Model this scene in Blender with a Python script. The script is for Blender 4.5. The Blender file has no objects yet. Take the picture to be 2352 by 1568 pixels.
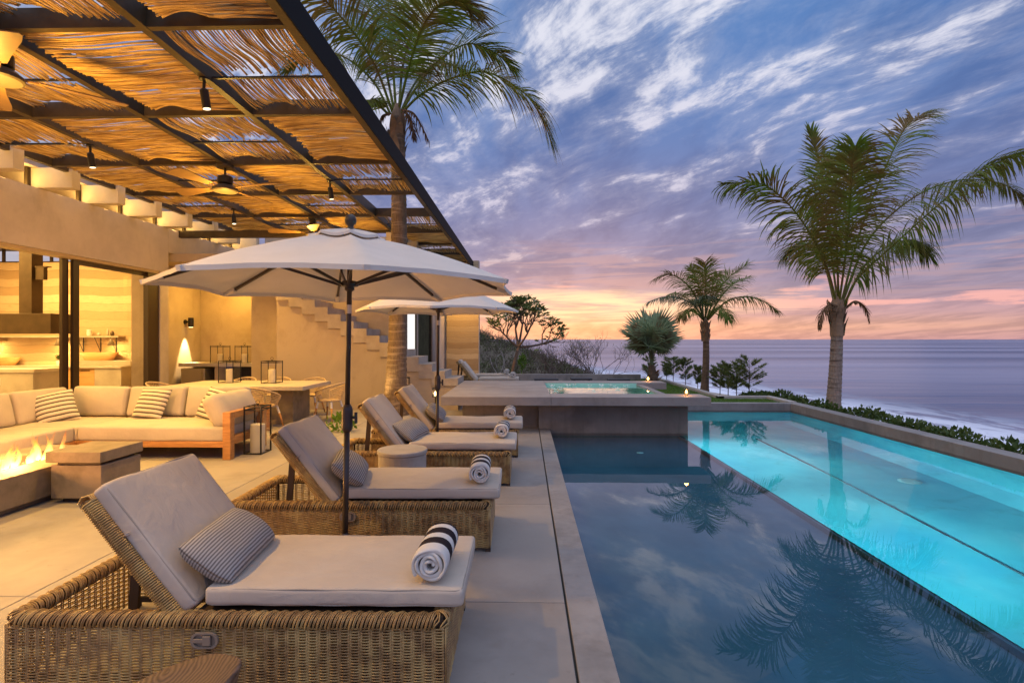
import bpy, math, random
from mathutils import Vector, Matrix, noise as mnoise
R = math.radians; PI = math.pi
random.seed(7)
sc = bpy.context.scene
COL = sc.collection

# ------------------------------------------------------------------ camera
cam = bpy.data.cameras.new('camera'); camo = bpy.data.objects.new('camera', cam); COL.objects.link(camo)
PSI = math.atan(30/1250); HCAM = 1.65
cam.sensor_width = 36; cam.lens = 36*1250/2352; cam.shift_y = -5/2352
cam.clip_start = 0.05; cam.clip_end = 80000
camo.location = (0, 0, HCAM); camo.rotation_euler = (R(90), 0, PSI)
sc.camera = camo
def at(px, py, Y):
    """a point of the place at depth Y, read off the 2352 px wide photograph"""
    c, s = math.cos(PSI), math.sin(PSI)
    xc = (px-1176)/1250; zc = -(py-779)/1250
    d = Vector((c*xc-s, s*xc+c, zc)); t = Y/d.y
    return Vector((0, 0, HCAM)) + d*t

# ------------------------------------------------------------------ render / view
sc.view_settings.view_transform = 'Standard'; sc.view_settings.look = 'None'
sc.view_settings.exposure = 0; sc.view_settings.gamma = 1
cy = sc.cycles
cy.use_denoising = True
cy.max_bounces = 7; cy.diffuse_bounces = 4; cy.glossy_bounces = 4; cy.transmission_bounces = 6; cy.transparent_max_bounces = 12
cy.caustics_reflective = False; cy.caustics_refractive = False
cy.sample_clamp_indirect = 6

# ------------------------------------------------------------------ node helper
class NT:
    def __init__(s, tree): s.t = tree; s.n = tree.nodes; s.l = tree.links; s.n.clear()
    def a(s, kind, **kw):
        nd = s.n.new(kind)
        for k, v in kw.items(): setattr(nd, k, v)
        return nd
    def ln(s, a, b): s.l.new(a, b)
    def put(s, sock, v):
        if hasattr(v, 'is_output'): s.l.new(v, sock)
        else: sock.default_value = v
    def m(s, op, a, b=None, c=None, clamp=False):
        nd = s.a('ShaderNodeMath', operation=op, use_clamp=clamp); s.put(nd.inputs[0], a)
        if b is not None: s.put(nd.inputs[1], b)
        if c is not None: s.put(nd.inputs[2], c)
        return nd.outputs[0]
    def vm(s, op, a, b=None):
        nd = s.a('ShaderNodeVectorMath', operation=op); s.put(nd.inputs[0], a)
        if b is not None: s.put(nd.inputs[1], b)
        return nd.outputs['Value' if op in ('DOT_PRODUCT', 'LENGTH') else 'Vector']
    def mix(s, f, a, b, mode='MIX'):
        nd = s.a('ShaderNodeMix', data_type='RGBA', blend_type=mode)
        s.put(nd.inputs[0], f); s.put(nd.inputs[6], c4(a)); s.put(nd.inputs[7], c4(b)); return nd.outputs[2]
    def ramp(s, f, stops, interp='LINEAR'):
        nd = s.a('ShaderNodeValToRGB'); s.put(nd.inputs[0], f); cr = nd.color_ramp; cr.interpolation = interp
        while len(cr.elements) < len(stops): cr.elements.new(0.5)
        for e, (p, c) in zip(cr.elements, stops): e.position = p; e.color = c4(c if hasattr(c, '__len__') else (c, c, c))
        return nd.outputs[0]
    def noise(s, vec, scale, detail=4, rough=.55, dist=0):
        nd = s.a('ShaderNodeTexNoise'); s.put(nd.inputs['Vector'], vec)
        nd.inputs['Scale'].default_value = scale; nd.inputs['Detail'].default_value = detail
        nd.inputs['Roughness'].default_value = rough; nd.inputs['Distortion'].default_value = dist
        return nd.outputs[0]
    def mapping(s, vec, scale=(1, 1, 1), rot=(0, 0, 0), loc=(0, 0, 0)):
        nd = s.a('ShaderNodeMapping'); s.put(nd.inputs[0], vec); nd.inputs[1].default_value = loc
        nd.inputs[2].default_value = rot; nd.inputs[3].default_value = scale; return nd.outputs[0]
    def sep(s, v):
        nd = s.a('ShaderNodeSeparateXYZ'); s.put(nd.inputs[0], v); return nd.outputs
    def comb(s, x, y, z):
        nd = s.a('ShaderNodeCombineXYZ'); s.put(nd.inputs[0], x); s.put(nd.inputs[1], y); s.put(nd.inputs[2], z); return nd.outputs[0]
    def smooth(s, v, a, b):
        nd = s.a('ShaderNodeMapRange', interpolation_type='SMOOTHSTEP'); s.put(nd.inputs[0], v)
        nd.inputs[1].default_value = a; nd.inputs[2].default_value = b; return nd.outputs[0]
def c4(c):
    if hasattr(c, 'is_output'): return c
    if not hasattr(c, '__len__'): return (c, c, c, 1)
    return tuple(c) if len(c) == 4 else (c[0], c[1], c[2], 1)

# ------------------------------------------------------------------ world: dusk sky with broken cloud
w = bpy.data.worlds.new('World'); sc.world = w; w.use_nodes = True
t = NT(w.node_tree)
D = t.a('ShaderNodeTexCoord').outputs['Generated']
D = t.vm('NORMALIZE', D)
x, y, z = t.sep(D)[0:3]
zc = t.m('MAXIMUM', z, 0.0)
base = t.ramp(zc, [(0, (.66, .36, .36)), (.02, (.78, .43, .34)), (.045, (.56, .34, .40)), (.075, (.36, .285, .42)), (.13, (.235, .235, .42)),
                   (.22, (.175, .215, .44)), (.33, (.12, .21, .48)), (.48, (.095, .22, .52)), (.62, (.12, .24, .52)), (1, (.25, .33, .55))])
# horizon glow toward the place where the sun went down
gv = Vector((.10, 1, 0)).normalized()
hl = t.m('SQRT', t.m('ADD', t.m('MULTIPLY', x, x), t.m('MULTIPLY', y, y)))
az = t.m('DIVIDE', t.m('ADD', t.m('MULTIPLY', x, gv.x), t.m('MULTIPLY', y, gv.y)), hl)
g1 = t.m('POWER', t.m('MAXIMUM', az, 0.0), 13.0)
gz = t.m('POWER', t.m('SUBTRACT', 1.0, t.smooth(zc, .0, .075)), 1.2)
gl = t.m('MULTIPLY', g1, gz)
col = t.mix(t.m('MULTIPLY', gl, .75), base, (.95, .52, .33))
# away from the glow the low sky goes mauve
far = t.m('MULTIPLY', t.m('SUBTRACT', 1.0, t.smooth(az, .55, .95)), t.m('SUBTRACT', 1.0, t.smooth(zc, .0, .12)))
col = t.mix(t.m('MULTIPLY', far, .7), col, (.52, .34, .44))
# cloud deck seen in perspective
den = t.m('ADD', zc, .10)
P = t.comb(t.m('DIVIDE', x, den), t.m('DIVIDE', y, den), 0.0)
warp = t.a('ShaderNodeTexNoise'); t.put(warp.inputs['Vector'], P); warp.inputs['Scale'].default_value = 1.1; warp.inputs['Detail'].default_value = 3
wv = t.vm('MULTIPLY', t.vm('SUBTRACT', warp.outputs['Color'], (.5, .5, .5)), (.34, .34, 0))
P2 = t.vm('ADD', P, wv)
streak = t.mapping(t.mapping(P2, rot=(0, 0, R(-34))), scale=(3.1, 1.25, 1), loc=(5.3, 2.2, 0))
n1 = t.noise(streak, 1.0, 10, .66, .2)
n2 = t.noise(t.mapping(P2, rot=(0, 0, R(-30)), scale=(2.6, .9, 1), loc=(7.3, 2.2, 0)), 1.0, 8, .60)
n3 = t.noise(t.mapping(P2, rot=(0, 0, R(-34)), scale=(5, 2.2, 1), loc=(1, 9, 0)), 1.6, 8, .6)
dark = t.smooth(n2, .38, .62)
col = t.mix(t.m('MULTIPLY', dark, .8), col, t.mix(1.0, col, (.62, .65, .74), 'MULTIPLY'))
n1b = t.m('ADD', n1, t.m('MULTIPLY', t.m('SUBTRACT', n3, .5), .35))
# brighter breaks overhead to the left of the glow, fewer low down
lft = t.m('MULTIPLY', t.smooth(x, .35, -.25), .055)
hgt = t.m('MULTIPLY', t.smooth(zc, .10, .42), .085)
cl = t.m('ADD', n1b, t.m('ADD', lft, hgt))
br = t.m('ADD', t.m('MULTIPLY', t.smooth(cl, .46, .76), .30), t.m('MULTIPLY', t.smooth(cl, .61, .74), .62))
hi = t.ramp(zc, [(0, (1.0, .62, .42)), (.10, (.85, .62, .60)), (.2, (.62, .58, .74)), (.45, (.80, .80, .90)), (1, (.85, .86, .94))])
col = t.mix(t.m('MULTIPLY', br, t.smooth(zc, .05, .2)), col, hi)
# thin level bands low over the sea
azx = t.m('DIVIDE', x, t.m('MAXIMUM', t.m('ABSOLUTE', y), .05))
bands = t.noise(t.comb(t.m('MULTIPLY', azx, 2.4), 0.0, t.m('MULTIPLY', zc, 46)), 1.0, 8, .62, .5)
bm = t.m('MULTIPLY', t.smooth(bands, .50, .60), t.m('MULTIPLY', t.smooth(zc, .012, .04), t.m('SUBTRACT', 1.0, t.smooth(zc, .07, .13))))
bcol = t.mix(t.m('MULTIPLY', gl, 1.5, clamp=True), (.95, .46, .44), (1.12, .76, .48))
col = t.mix(t.m('MULTIPLY', bm, .85), col, bcol)
bm2 = t.m('MULTIPLY', t.smooth(bands, .49, .40), t.m('MULTIPLY', t.smooth(zc, .025, .06), t.m('SUBTRACT', 1.0, t.smooth(zc, .12, .2))))
col = t.mix(t.m('MULTIPLY', bm2, .75), col, (.43, .29, .37))
hot = t.m('MULTIPLY', t.m('MULTIPLY', t.smooth(zc, .025, .05), t.smooth(zc, .10, .07)), t.m('MULTIPLY', t.m('POWER', t.m('MAXIMUM', az, 0.0), 34.0), t.m('ADD', .15, t.m('MULTIPLY', t.smooth(bands, .44, .56), .85))))
col = t.mix(t.m('MULTIPLY', hot, .85), col, (1.15, .84, .52))
# parts of the sky outside the frame: bright cloud overhead, pale sky to landward
gain = t.m('ADD', t.m('ADD', 1.0, t.m('MULTIPLY', t.smooth(z, .60, .85), .8)), t.m('MULTIPLY', t.smooth(y, .25, -.5), .55))
bh = t.m('ADD', t.m('MULTIPLY', t.smooth(z, .60, .85), .35), t.m('MULTIPLY', t.smooth(x, -.50, -.75), .7), clamp=True)
col = t.mix(bh, col, (.62, .60, .66))
col = t.mix(1.0, col, t.comb(gain, gain, gain), 'MULTIPLY')
sky = t.a('ShaderNodeTexSky'); sky.sky_type = 'NISHITA'; sky.sun_disc = False; sky.sun_elevation = R(1.5); sky.sun_rotation = R(5.7)
bg1 = t.a('ShaderNodeBackground'); t.put(bg1.inputs[0], col); bg1.inputs[1].default_value = 1.0
bg2 = t.a('ShaderNodeBackground'); t.put(bg2.inputs[0], sky.outputs[0]); bg2.inputs[1].default_value = .02
ad = t.a('ShaderNodeAddShader'); t.ln(bg1.outputs[0], ad.inputs[0]); t.ln(bg2.outputs[0], ad.inputs[1])
out = t.a('ShaderNodeOutputWorld'); t.ln(ad.outputs[0], out.inputs[0])
w.cycles.sampling_method = 'MANUAL'; w.cycles.sample_map_resolution = 512

sl = bpy.data.lights.new('sun', 'SUN'); so = bpy.data.objects.new('sun', sl); COL.objects.link(so)
sl.energy = .12; sl.angle = R(60); sl.color = (1, .62, .40)
so.rotation_euler = Vector((.10, 1, .08)).to_track_quat('Z', 'Y').to_euler()

# ------------------------------------------------------------------ materials
MATS = {}
def M(name, c1, c2=None, scale=3, rough=.7, bump=0, bscale=None, metal=0, stretch=(1, 1, 1), detail=5, spec=.4, transl=0, bdist=.01, tint2=None, tscale=.6, stain=0, wet=None, soft=0, cell=False):
    m = bpy.data.materials.new(name); m.use_nodes = True; t = NT(m.node_tree); MATS[name] = m
    o = t.a('ShaderNodeOutputMaterial'); p = t.a('ShaderNodeBsdfPrincipled')
    co = t.a('ShaderNodeTexCoord').outputs['Object']; mp = t.mapping(co, scale=stretch)
    col = c4(c1)
    if c2 is not None:
        n = t.noise(mp, scale, detail, .6); col = t.mix(t.smooth(n, .32, .68), c1, c2)
    if tint2 is not None:
        col = t.mix(t.smooth(t.noise(co, tscale, 3), .45, .65), col, tint2)
    if cell:
        cx_, cy_ = t.sep(co)[0:2]; wn_ = t.a('ShaderNodeTexWhiteNoise', noise_dimensions='2D'); t.put(wn_.inputs['Vector'], t.comb(t.m('FLOOR', t.m('DIVIDE', t.m('ADD', cx_, 1.2), 2.0)), t.m('FLOOR', t.m('DIVIDE', t.m('SUBTRACT', cy_, 1.38), 2.04)), 0.0))
        col = t.mix(t.m('MULTIPLY', wn_.outputs['Value'], .55), col, t.mix(1.0, col, (.74, .73, .74), 'MULTIPLY'))
    if stain:
        s1 = t.smooth(t.noise(t.mapping(co, scale=(1, 1, .6)), stain, 9, .68, .6), .50, .72)
        col = t.mix(t.m('MULTIPLY', s1, .45), col, t.mix(1.0, col, (.60, .56, .52), 'MULTIPLY'))
        s2 = t.smooth(t.noise(co, stain*9, 4, .6), .66, .76); col = t.mix(t.m('MULTIPLY', s2, .5), col, t.mix(1.0, col, (.62, .6, .58), 'MULTIPLY'))
        s3 = t.smooth(t.noise(co, stain*.6, 7, .62, 1.0), .56, .7); col = t.mix(t.m('MULTIPLY', s3, .35), col, t.mix(1.0, col, (1.25, 1.2, 1.15), 'MULTIPLY'))
    if wet is not None:
        zz = t.m('ADD', t.sep(co)[2], t.m('MULTIPLY', t.m('SUBTRACT', t.noise(t.mapping(co, scale=(1, 1, .2)), 2.5, 5), .5), .03))
        f_ = t.m('MULTIPLY', t.smooth(zz, wet+.055, wet+.03), 1.0); col = t.mix(t.m('MULTIPLY', f_, .75), col, t.mix(1.0, col, (.42, .40, .38), 'MULTIPLY'))
        st_ = t.smooth(t.noise(t.mapping(co, scale=(7, 7, .6)), 1.5, 4), .52, .75); col = t.mix(t.m('MULTIPLY', st_, .3), col, t.mix(1.0, col, (.55, .53, .5), 'MULTIPLY'))
    t.put(p.inputs['Base Color'], col); p.inputs['Roughness'].default_value = rough; p.inputs['Metallic'].default_value = metal
    p.inputs['Specular IOR Level'].default_value = spec
    if bump:
        b = t.a('ShaderNodeBump'); b.inputs['Strength'].default_value = bump; b.inputs['Distance'].default_value = bdist
        t.put(b.inputs['Height'], t.noise(mp, bscale or scale*4, 5, .6)); t.ln(b.outputs[0], p.inputs['Normal'])
    if soft:
        b2 = t.a('ShaderNodeBump'); b2.inputs['Strength'].default_value = .55; b2.inputs['Distance'].default_value = soft
        t.put(b2.inputs['Height'], t.noise(t.mapping(co, scale=(1, 1.6, 1)), 5.5, 5, .55, .5))
        if bump: t.ln(b2.outputs[0], b.inputs['Normal'])
        else: t.ln(b2.outputs[0], p.inputs['Normal'])
    if transl:
        tr = t.a('ShaderNodeBsdfTranslucent'); t.put(tr.inputs[0], col)
        mx = t.a('ShaderNodeMixShader'); mx.inputs[0].default_value = transl
        t.ln(p.outputs[0], mx.inputs[1]); t.ln(tr.outputs[0], mx.inputs[2]); t.ln(mx.outputs[0], o.inputs[0])
    else: t.ln(p.outputs[0], o.inputs[0])
    m['p'] = 1
    return m
concrete = M('concrete_deck', (.35, .325, .295), (.26, .24, .22), 1.1, .6, .25, 14, tint2=(.31, .275, .235), tscale=.35, bdist=.006, stain=1.3, cell=True)
coping_m = M('concrete_coping', (.33, .305, .28), (.21, .195, .18), 2.2, .6, .4, 18, tint2=(.27, .25, .23), stain=2, wet=-.125)
spa_m = M('concrete_spa', (.34, .29, .235), (.22, .185, .15), 2.4, .65, .4, 16, tint2=(.26, .235, .19), tscale=.9, stain=1.6, wet=-.125)
plaster = M('plaster', (.58, .50, .43), (.48, .415, .36), 1.3, .85, .15, 30, stain=1.1)
plaster2 = M('plaster_brown', (.50, .40, .29), (.40, .315, .225), 1.0, .8, .2, 24, tint2=(.46, .37, .26), stain=1.2)
stair_m = M('concrete_stair', (.47, .40, .32), (.37, .31, .245), 2.0, .75, .25, 20, stain=2)
rafter_m = M('rafter_plaster', (.62, .54, .42), (.52, .45, .35), 2, .8, .1, 20)
steel = M('steel_brown', (.062, .042, .02), (.045, .03, .015), 6, .5, .1, 40, spec=.3)
black = M('black_metal', (.012, .011, .011), None, rough=.4)
bronze = M('bronze_pole', (.045, .026, .018), (.03, .018, .012), 8, .38, spec=.6)
stick_m = M('dry_sticks', (.50, .28, .085), (.27, .135, .04), 9, .75, stretch=(1, 1, 1), tint2=(.56, .35, .12), tscale=7)
wick = M('wicker', (.38, .23, .085), (.22, .125, .045), 22, .42, spec=.5, tint2=(.46, .31, .115), tscale=6)
wick_d = M('wicker_dark_frame', (.05, .03, .018), None, rough=.6)  # plain dark brown for inner frame, feet, strut and box plinth
linen = M('linen_cushion', (.54, .47, .385), (.49, .42, .345), 3, .9, .25, 260, bdist=.002, soft=.020)
piping_m = M('piping', (.36, .315, .265), None, rough=.9)
sofa_m = M('sofa_canvas', (.48, .43, .35), (.43, .385, .315), 3, .9, .2, 200, bdist=.002, soft=.020)
canvas = M('umbrella_canvas', (.75, .69, .60), (.70, .645, .56), 4, .85, .1, 120, transl=.05, bdist=.002, soft=.012)
white = M('white_paint', (.72, .70, .66), None, rough=.4)
teak = M('teak', (.52, .25, .075), (.38, .165, .045), 5, .45, .1, 30, stretch=(1, 1, 7), spec=.5)
teak_x = M('teak_rail', (.55, .27, .085), (.40, .175, .05), 5, .45, .1, 30, stretch=(.7, 9, 9), spec=.5)
cast = M('cast_concrete', (.24, .19, .135), (.15, .12, .08), 5, .6, .35, 22, tint2=(.25, .20, .145), tscale=2.2, stain=3)
drum_m = M('drum_concrete', (.43, .40, .36), (.35, .32, .28), 5, .6, .2, 22)
table_m = M('table_concrete', (.50, .44, .36), (.40, .35, .28), 3, .5, .2, 25)
cab_m = M('cabinet_wood', (.62, .36, .14), (.50, .27, .09), 3, .5, stretch=(.6, 5, 5))
stone_m = M('kitchen_stone', (.48, .42, .32), (.38, .33, .25), 2, .5)
hood_m = M('hood_metal', (.11, .075, .04), (.08, .055, .03), 3, .45, metal=.5)
candle = M('candle_wax', (.85, .78, .62), None, rough=.5, transl=.3)
soil = M('hillside_soil', (.16, .13, .09), (.10, .085, .055), .4, .95, .6, 3)
grass_base = M('lawn_base', (.07, .12, .02), (.045, .085, .015), 6, .95)
grass_m = M('grass_blades', (.17, .30, .035), (.11, .21, .025), 8, .8, transl=.25)
leaf_m = M('palm_leaf', (.13, .22, .022), (.18, .17, .035), 1.4, .55, transl=.35, tint2=(.19, .125, .035), tscale=1.1, spec=.2)
leaf2_m = M('palm_leaf_blue', (.10, .135, .065), (.075, .11, .05), 2, .5, transl=.25, tint2=(.14, .13, .06), tscale=2)
dead_m = M('dead_frond', (.20, .105, .045), (.13, .07, .03), 4, .8, transl=.2)
rachis_m = M('palm_rachis', (.24, .23, .04), (.18, .15, .03), 3, .5)
fan_m = M('fan_palm_leaf', (.36, .47, .28), (.27, .37, .21), 2.5, .55, transl=.4, tint2=(.20, .17, .09), tscale=2)
hedge_m = M('hedge_leaf', (.05, .095, .02), (.09, .13, .025), 5, .5, transl=.25)
pine_m = M('shrub_needles', (.13, .19, .05), (.19, .22, .07), 6, .6, transl=.2)
scrub_m = M('scrub_leaf', (.10, .14, .04), (.13, .10, .06), 1.5, .8, transl=.15)
twig_m = M('twig', (.16, .12, .10), (.10, .075, .06), 5, .9)
twig_w = M('bleached_twig', (.42, .38, .36), (.30, .27, .25), 5, .9)
frang_m = M('frangipani_leaf', (.16, .22, .06), (.22, .23, .07), 5, .5, transl=.2)
frangbark = M('frangipani_bark', (.22, .15, .10), (.15, .10, .07), 6, .85)
petal = M('white_petal', (.85, .84, .78), None, rough=.7, transl=.3)
sand = M('sand', (.42, .34, .26), (.34, .27, .20), .1, .95)
darkcush = M('dark_slate', (.05, .05, .055), None, rough=.7)

def trunk_mat(name, a, b, c):
    m = bpy.data.materials.new(name); m.use_nodes = True; t = NT(m.node_tree); MATS[name] = m
    o = t.a('ShaderNodeOutputMaterial'); p = t.a('ShaderNodeBsdfPrincipled'); t.ln(p.outputs[0], o.inputs[0])
    co = t.a('ShaderNodeTexCoord').outputs['Object']
    fib = t.noise(t.mapping(co, scale=(14, 14, 2.5)), 3, 6, .65)
    ring = t.noise(t.mapping(co, scale=(.8, .8, 9)), 2.2, 4, .5, .6)
    col = t.mix(t.smooth(fib, .3, .7), a, b); col = t.mix(t.smooth(ring, .52, .68), col, c)
    t.put(p.inputs['Base Color'], col); p.inputs['Roughness'].default_value = .85
    bp = t.a('ShaderNodeBump'); bp.inputs['Strength'].default_value = .6; bp.inputs['Distance'].default_value = .02
    t.put(bp.inputs['Height'], t.m('ADD', fib, ring)); t.ln(bp.outputs[0], p.inputs['Normal'])
    return m
trunk1 = trunk_mat('palm_bark', (.20, .135, .08), (.11, .07, .04), (.28, .20, .13))
trunk2 = trunk_mat('palm_bark_pale', (.33, .26, .20), (.20, .15, .11), (.085, .06, .042))

def rammed(name, a, b, c, emis=None):
    m = bpy.data.materials.new(name); m.use_nodes = True; t = NT(m.node_tree); MATS[name] = m
    o = t.a('ShaderNodeOutputMaterial'); p = t.a('ShaderNodeBsdfPrincipled'); t.ln(p.outputs[0], o.inputs[0])
    co = t.a('ShaderNodeTexCoord').outputs['Object']; X, Yy, Zz = t.sep(co)[0:3]
    wob = t.m('MULTIPLY', t.noise(t.mapping(co, scale=(.5, .5, .2)), 1.5, 3), .22)
    zz = t.m('ADD', Zz, wob)
    layer = t.m('MULTIPLY', zz, 4.3); fl = t.m('FLOOR', layer); fr = t.m('FRACT', layer)
    wn = t.a('ShaderNodeTexWhiteNoise', noise_dimensions='1D'); t.put(wn.inputs['W'], fl)
    col = t.mix(wn.outputs['Value'], a, b)
    col = t.mix(t.m('MULTIPLY', t.smooth(fr, .88, 1.0), .6), col, c)
    col = t.mix(t.m('MULTIPLY', t.smooth(t.noise(t.mapping(co, scale=(1, 1, 7)), 5, 6), .5, .75), .4), col, c)
    t.put(p.inputs['Base Color'], col); p.inputs['Roughness'].default_value = .9
    bp = t.a('ShaderNodeBump'); bp.inputs['Strength'].default_value = .5; bp.inputs['Distance'].default_value = .012
    t.put(bp.inputs['Height'], t.m('SUBTRACT', t.noise(co, 20, 6), t.smooth(fr, .85, 1.0))); t.ln(bp.outputs[0], p.inputs['Normal'])
    return m
rammed_m = rammed('rammed_earth', (.60, .46, .28), (.36, .24, .12), (.24, .15, .07))

def stripes(name, axis, bands, c_bg, c_st, period=None, rough=.9, edge=.0):
    """bands: list of (start, end) along the object axis; period repeats them"""
    m = bpy.data.materials.new(name); m.use_nodes = True; t = NT(m.node_tree); MATS[name] = m
    o = t.a('ShaderNodeOutputMaterial'); p = t.a('ShaderNodeBsdfPrincipled'); t.ln(p.outputs[0], o.inputs[0])
    co = t.a('ShaderNodeTexCoord').outputs['Object']; v = t.sep(co)[axis]
    v = t.m('ADD', v, t.m('MULTIPLY', t.m('SUBTRACT', t.noise(co, 25, 2), .5), .004))
    if period: v = t.m('MULTIPLY', t.m('FRACT', t.m('DIVIDE', t.m('ADD', v, 10.0), period)), period)
    f = None
    for a, b in bands:
        g = t.m('MULTIPLY', t.m('GREATER_THAN', v, a), t.m('LESS_THAN', v, b)); f = g if f is None else t.m('MAXIMUM', f, g)
    n = t.noise(co, 60, 3)
    cc = t.mix(f, c_bg, c_st); cc = t.mix(t.m('MULTIPLY', n, .25), cc, t.mix(1.0, cc, (.7, .7, .7), 'MULTIPLY'))
    t.put(p.inputs['Base Color'], cc); p.inputs['Roughness'].default_value = rough; p.inputs['Specular IOR Level'].default_value = .2
    bp = t.a('ShaderNodeBump'); bp.inputs['Strength'].default_value = .35; bp.inputs['Distance'].default_value = .003
    t.put(bp.inputs['Height'], t.noise(co, 300, 3)); t.ln(bp.outputs[0], p.inputs['Normal'])
    return m
lumbar_m = stripes('pinstripe_pillow', 1, [(0, .0075)], (.42, .40, .375), (.165, .15, .145), period=.0155)
throw_m = stripes('striped_throw_pillow', 1, [(0, .024), (.030, .035)], (.66, .60, .49), (.10, .085, .07), period=.066)
towel_m = stripes('striped_towel', 1, [(.105, .19), (.255, .34), (.395, .5)], (.66, .63, .58), (.018, .012, .016))

def emit(name, col, strength):
    m = bpy.data.materials.new(name); m.use_nodes = True; t = NT(m.node_tree)
    o = t.a('ShaderNodeOutputMaterial'); e = t.a('ShaderNodeEmission'); e.inputs[0].default_value = c4(col); e.inputs[1].default_value = strength
    t.ln(e.outputs[0], o.inputs[0]); return m
WARM = (1, .54, .10)
lampglow = emit('lamp_glow', (1, .72, .34), 9)
bulb_m = emit('candle_flame', (1, .50, .13), 16)
flame_m = None

def glass(name, tint=(.97, .97, .96), ior=1.45, rough=0):
    m = bpy.data.materials.new(name); m.use_nodes = True; t = NT(m.node_tree)
    o = t.a('ShaderNodeOutputMaterial'); tr = t.a('ShaderNodeBsdfTransparent'); tr.inputs[0].default_value = c4(tint)
    g = t.a('ShaderNodeBsdfGlossy'); g.inputs['Roughness'].default_value = rough
    f = t.a('ShaderNodeLayerWeight'); f.inputs[0].default_value = .5
    fac = t.m('ADD', .05, t.m('MULTIPLY', t.m('POWER', f.outputs['Facing'], 5.0), .9))
    mx = t.a('ShaderNodeMixShader'); t.put(mx.inputs[0], fac); t.ln(tr.outputs[0], mx.inputs[1]); t.ln(g.outputs[0], mx.inputs[2])
    t.ln(mx.outputs[0], o.inputs[0]); return m
glass_m = glass('clear_glass')
globe_m = glass('amber_glass', (.98, .90, .75))

def water(name, tint, bump=.02, scale=1.2, gl=(1, 1, 1), gpow=4.6):
    m = bpy.data.materials.new(name); m.use_nodes = True; t = NT(m.node_tree)
    o = t.a('ShaderNodeOutputMaterial'); tr = t.a('ShaderNodeBsdfTransparent'); tr.inputs[0].default_value = c4(tint)
    g = t.a('ShaderNodeBsdfGlossy'); g.inputs['Roughness'].default_value = 0.0; g.inputs[0].default_value = c4(gl)
    f = t.a('ShaderNodeLayerWeight'); f.inputs[0].default_value = .5
    co = t.a('ShaderNodeTexCoord').outputs['Object']
    bp = t.a('ShaderNodeBump'); bp.inputs['Strength'].default_value = bump; bp.inputs['Distance'].default_value = .05
    t.put(bp.inputs['Height'], t.noise(t.mapping(co, scale=(1, .6, 1)), scale, 3, .5, .5)); t.ln(bp.outputs[0], g.inputs['Normal'])
    t.ln(bp.outputs[0], f.inputs['Normal'])
    fac = t.m('ADD', .025, t.m('MULTIPLY', t.m('POWER', f.outputs['Facing'], gpow), .95))
    mx = t.a('ShaderNodeMixShader'); t.put(mx.inputs[0], fac); t.ln(tr.outputs[0], mx.inputs[1]); t.ln(g.outputs[0], mx.inputs[2])
    t.ln(mx.outputs[0], o.inputs[0]); return m
def deep_water(name, tint, bump, scale):
    m = bpy.data.materials.new(name); m.use_nodes = True; t = NT(m.node_tree)
    o = t.a('ShaderNodeOutputMaterial'); tr = t.a('ShaderNodeBsdfRefraction'); tr.inputs[0].default_value = c4(tint); tr.inputs['IOR'].default_value = 1.33; tr.inputs['Roughness'].default_value = 0
    g = t.a('ShaderNodeBsdfGlossy'); g.inputs['Roughness'].default_value = 0.0
    f = t.a('ShaderNodeFresnel'); f.inputs[0].default_value = 1.33
    co = t.a('ShaderNodeTexCoord').outputs['Object']
    bp = t.a('ShaderNodeBump'); bp.inputs['Strength'].default_value = bump; bp.inputs['Distance'].default_value = .05
    t.put(bp.inputs['Height'], t.noise(t.mapping(co, scale=(1, .6, 1)), scale, 3, .5, .5))
    for q in (g, f, tr): t.ln(bp.outputs[0], q.inputs['Normal'])
    mx = t.a('ShaderNodeMixShader'); t.ln(f.outputs[0], mx.inputs[0]); t.ln(tr.outputs[0], mx.inputs[1]); t.ln(g.outputs[0], mx.inputs[2]); t.ln(mx.outputs[0], o.inputs[0]); return m
deepwater_m = deep_water('lit_pool_water', (.48, .88, .96), .035, 2.2)
water_m = water('pool_water', (.50, .90, .96), .025)
spawater_m = water('spa_water', (.75, .95, .93), .08, 3)
pool_pl = M('pool_plaster', (.26, .72, .78), (.17, .60, .70), .9, .8, .1, 8, tint2=(.10, .50, .64), tscale=.5, stain=1.2)
pool_dark = M('pool_dark_stone', (.085, .105, .15), (.055, .07, .105), 1.2, .7, .2, 8)

def flame_material():
    m = bpy.data.materials.new('flame'); m.use_nodes = True; t = NT(m.node_tree)
    o = t.a('ShaderNodeOutputMaterial'); co = t.a('ShaderNodeTexCoord').outputs['Object']; Z = t.sep(co)[2]
    h = t.m('DIVIDE', Z, .30)
    e = t.a('ShaderNodeEmission'); t.put(e.inputs[0], t.ramp(h, [(0, (1, .62, .22)), (.35, (1, .50, .12)), (.8, (1, .28, .03)), (1, (.9, .15, .01))]))
    t.put(e.inputs[1], t.ramp(h, [(0, 9), (.4, 5), (1, 2)]))
    tr = t.a('ShaderNodeBsdfTransparent')
    a = t.m('MULTIPLY', t.m('SUBTRACT', 1.15, h, clamp=True), t.smooth(t.noise(t.mapping(co, scale=(6, 6, 2.5)), 2.5, 3), .28, .6))
    mx = t.a('ShaderNodeMixShader'); lw_ = t.a('ShaderNodeLayerWeight'); lw_.inputs[0].default_value = .5
    t.put(mx.inputs[0], t.m('MULTIPLY', a, t.m('MULTIPLY', t.m('POWER', t.m('SUBTRACT', 1.0, lw_.outputs['Facing']), 1.3), .9))); t.ln(tr.outputs[0], mx.inputs[1]); t.ln(e.outputs[0], mx.inputs[2])
    t.ln(mx.outputs[0], o.inputs[0]); return m
flame_m = flame_material()

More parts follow.
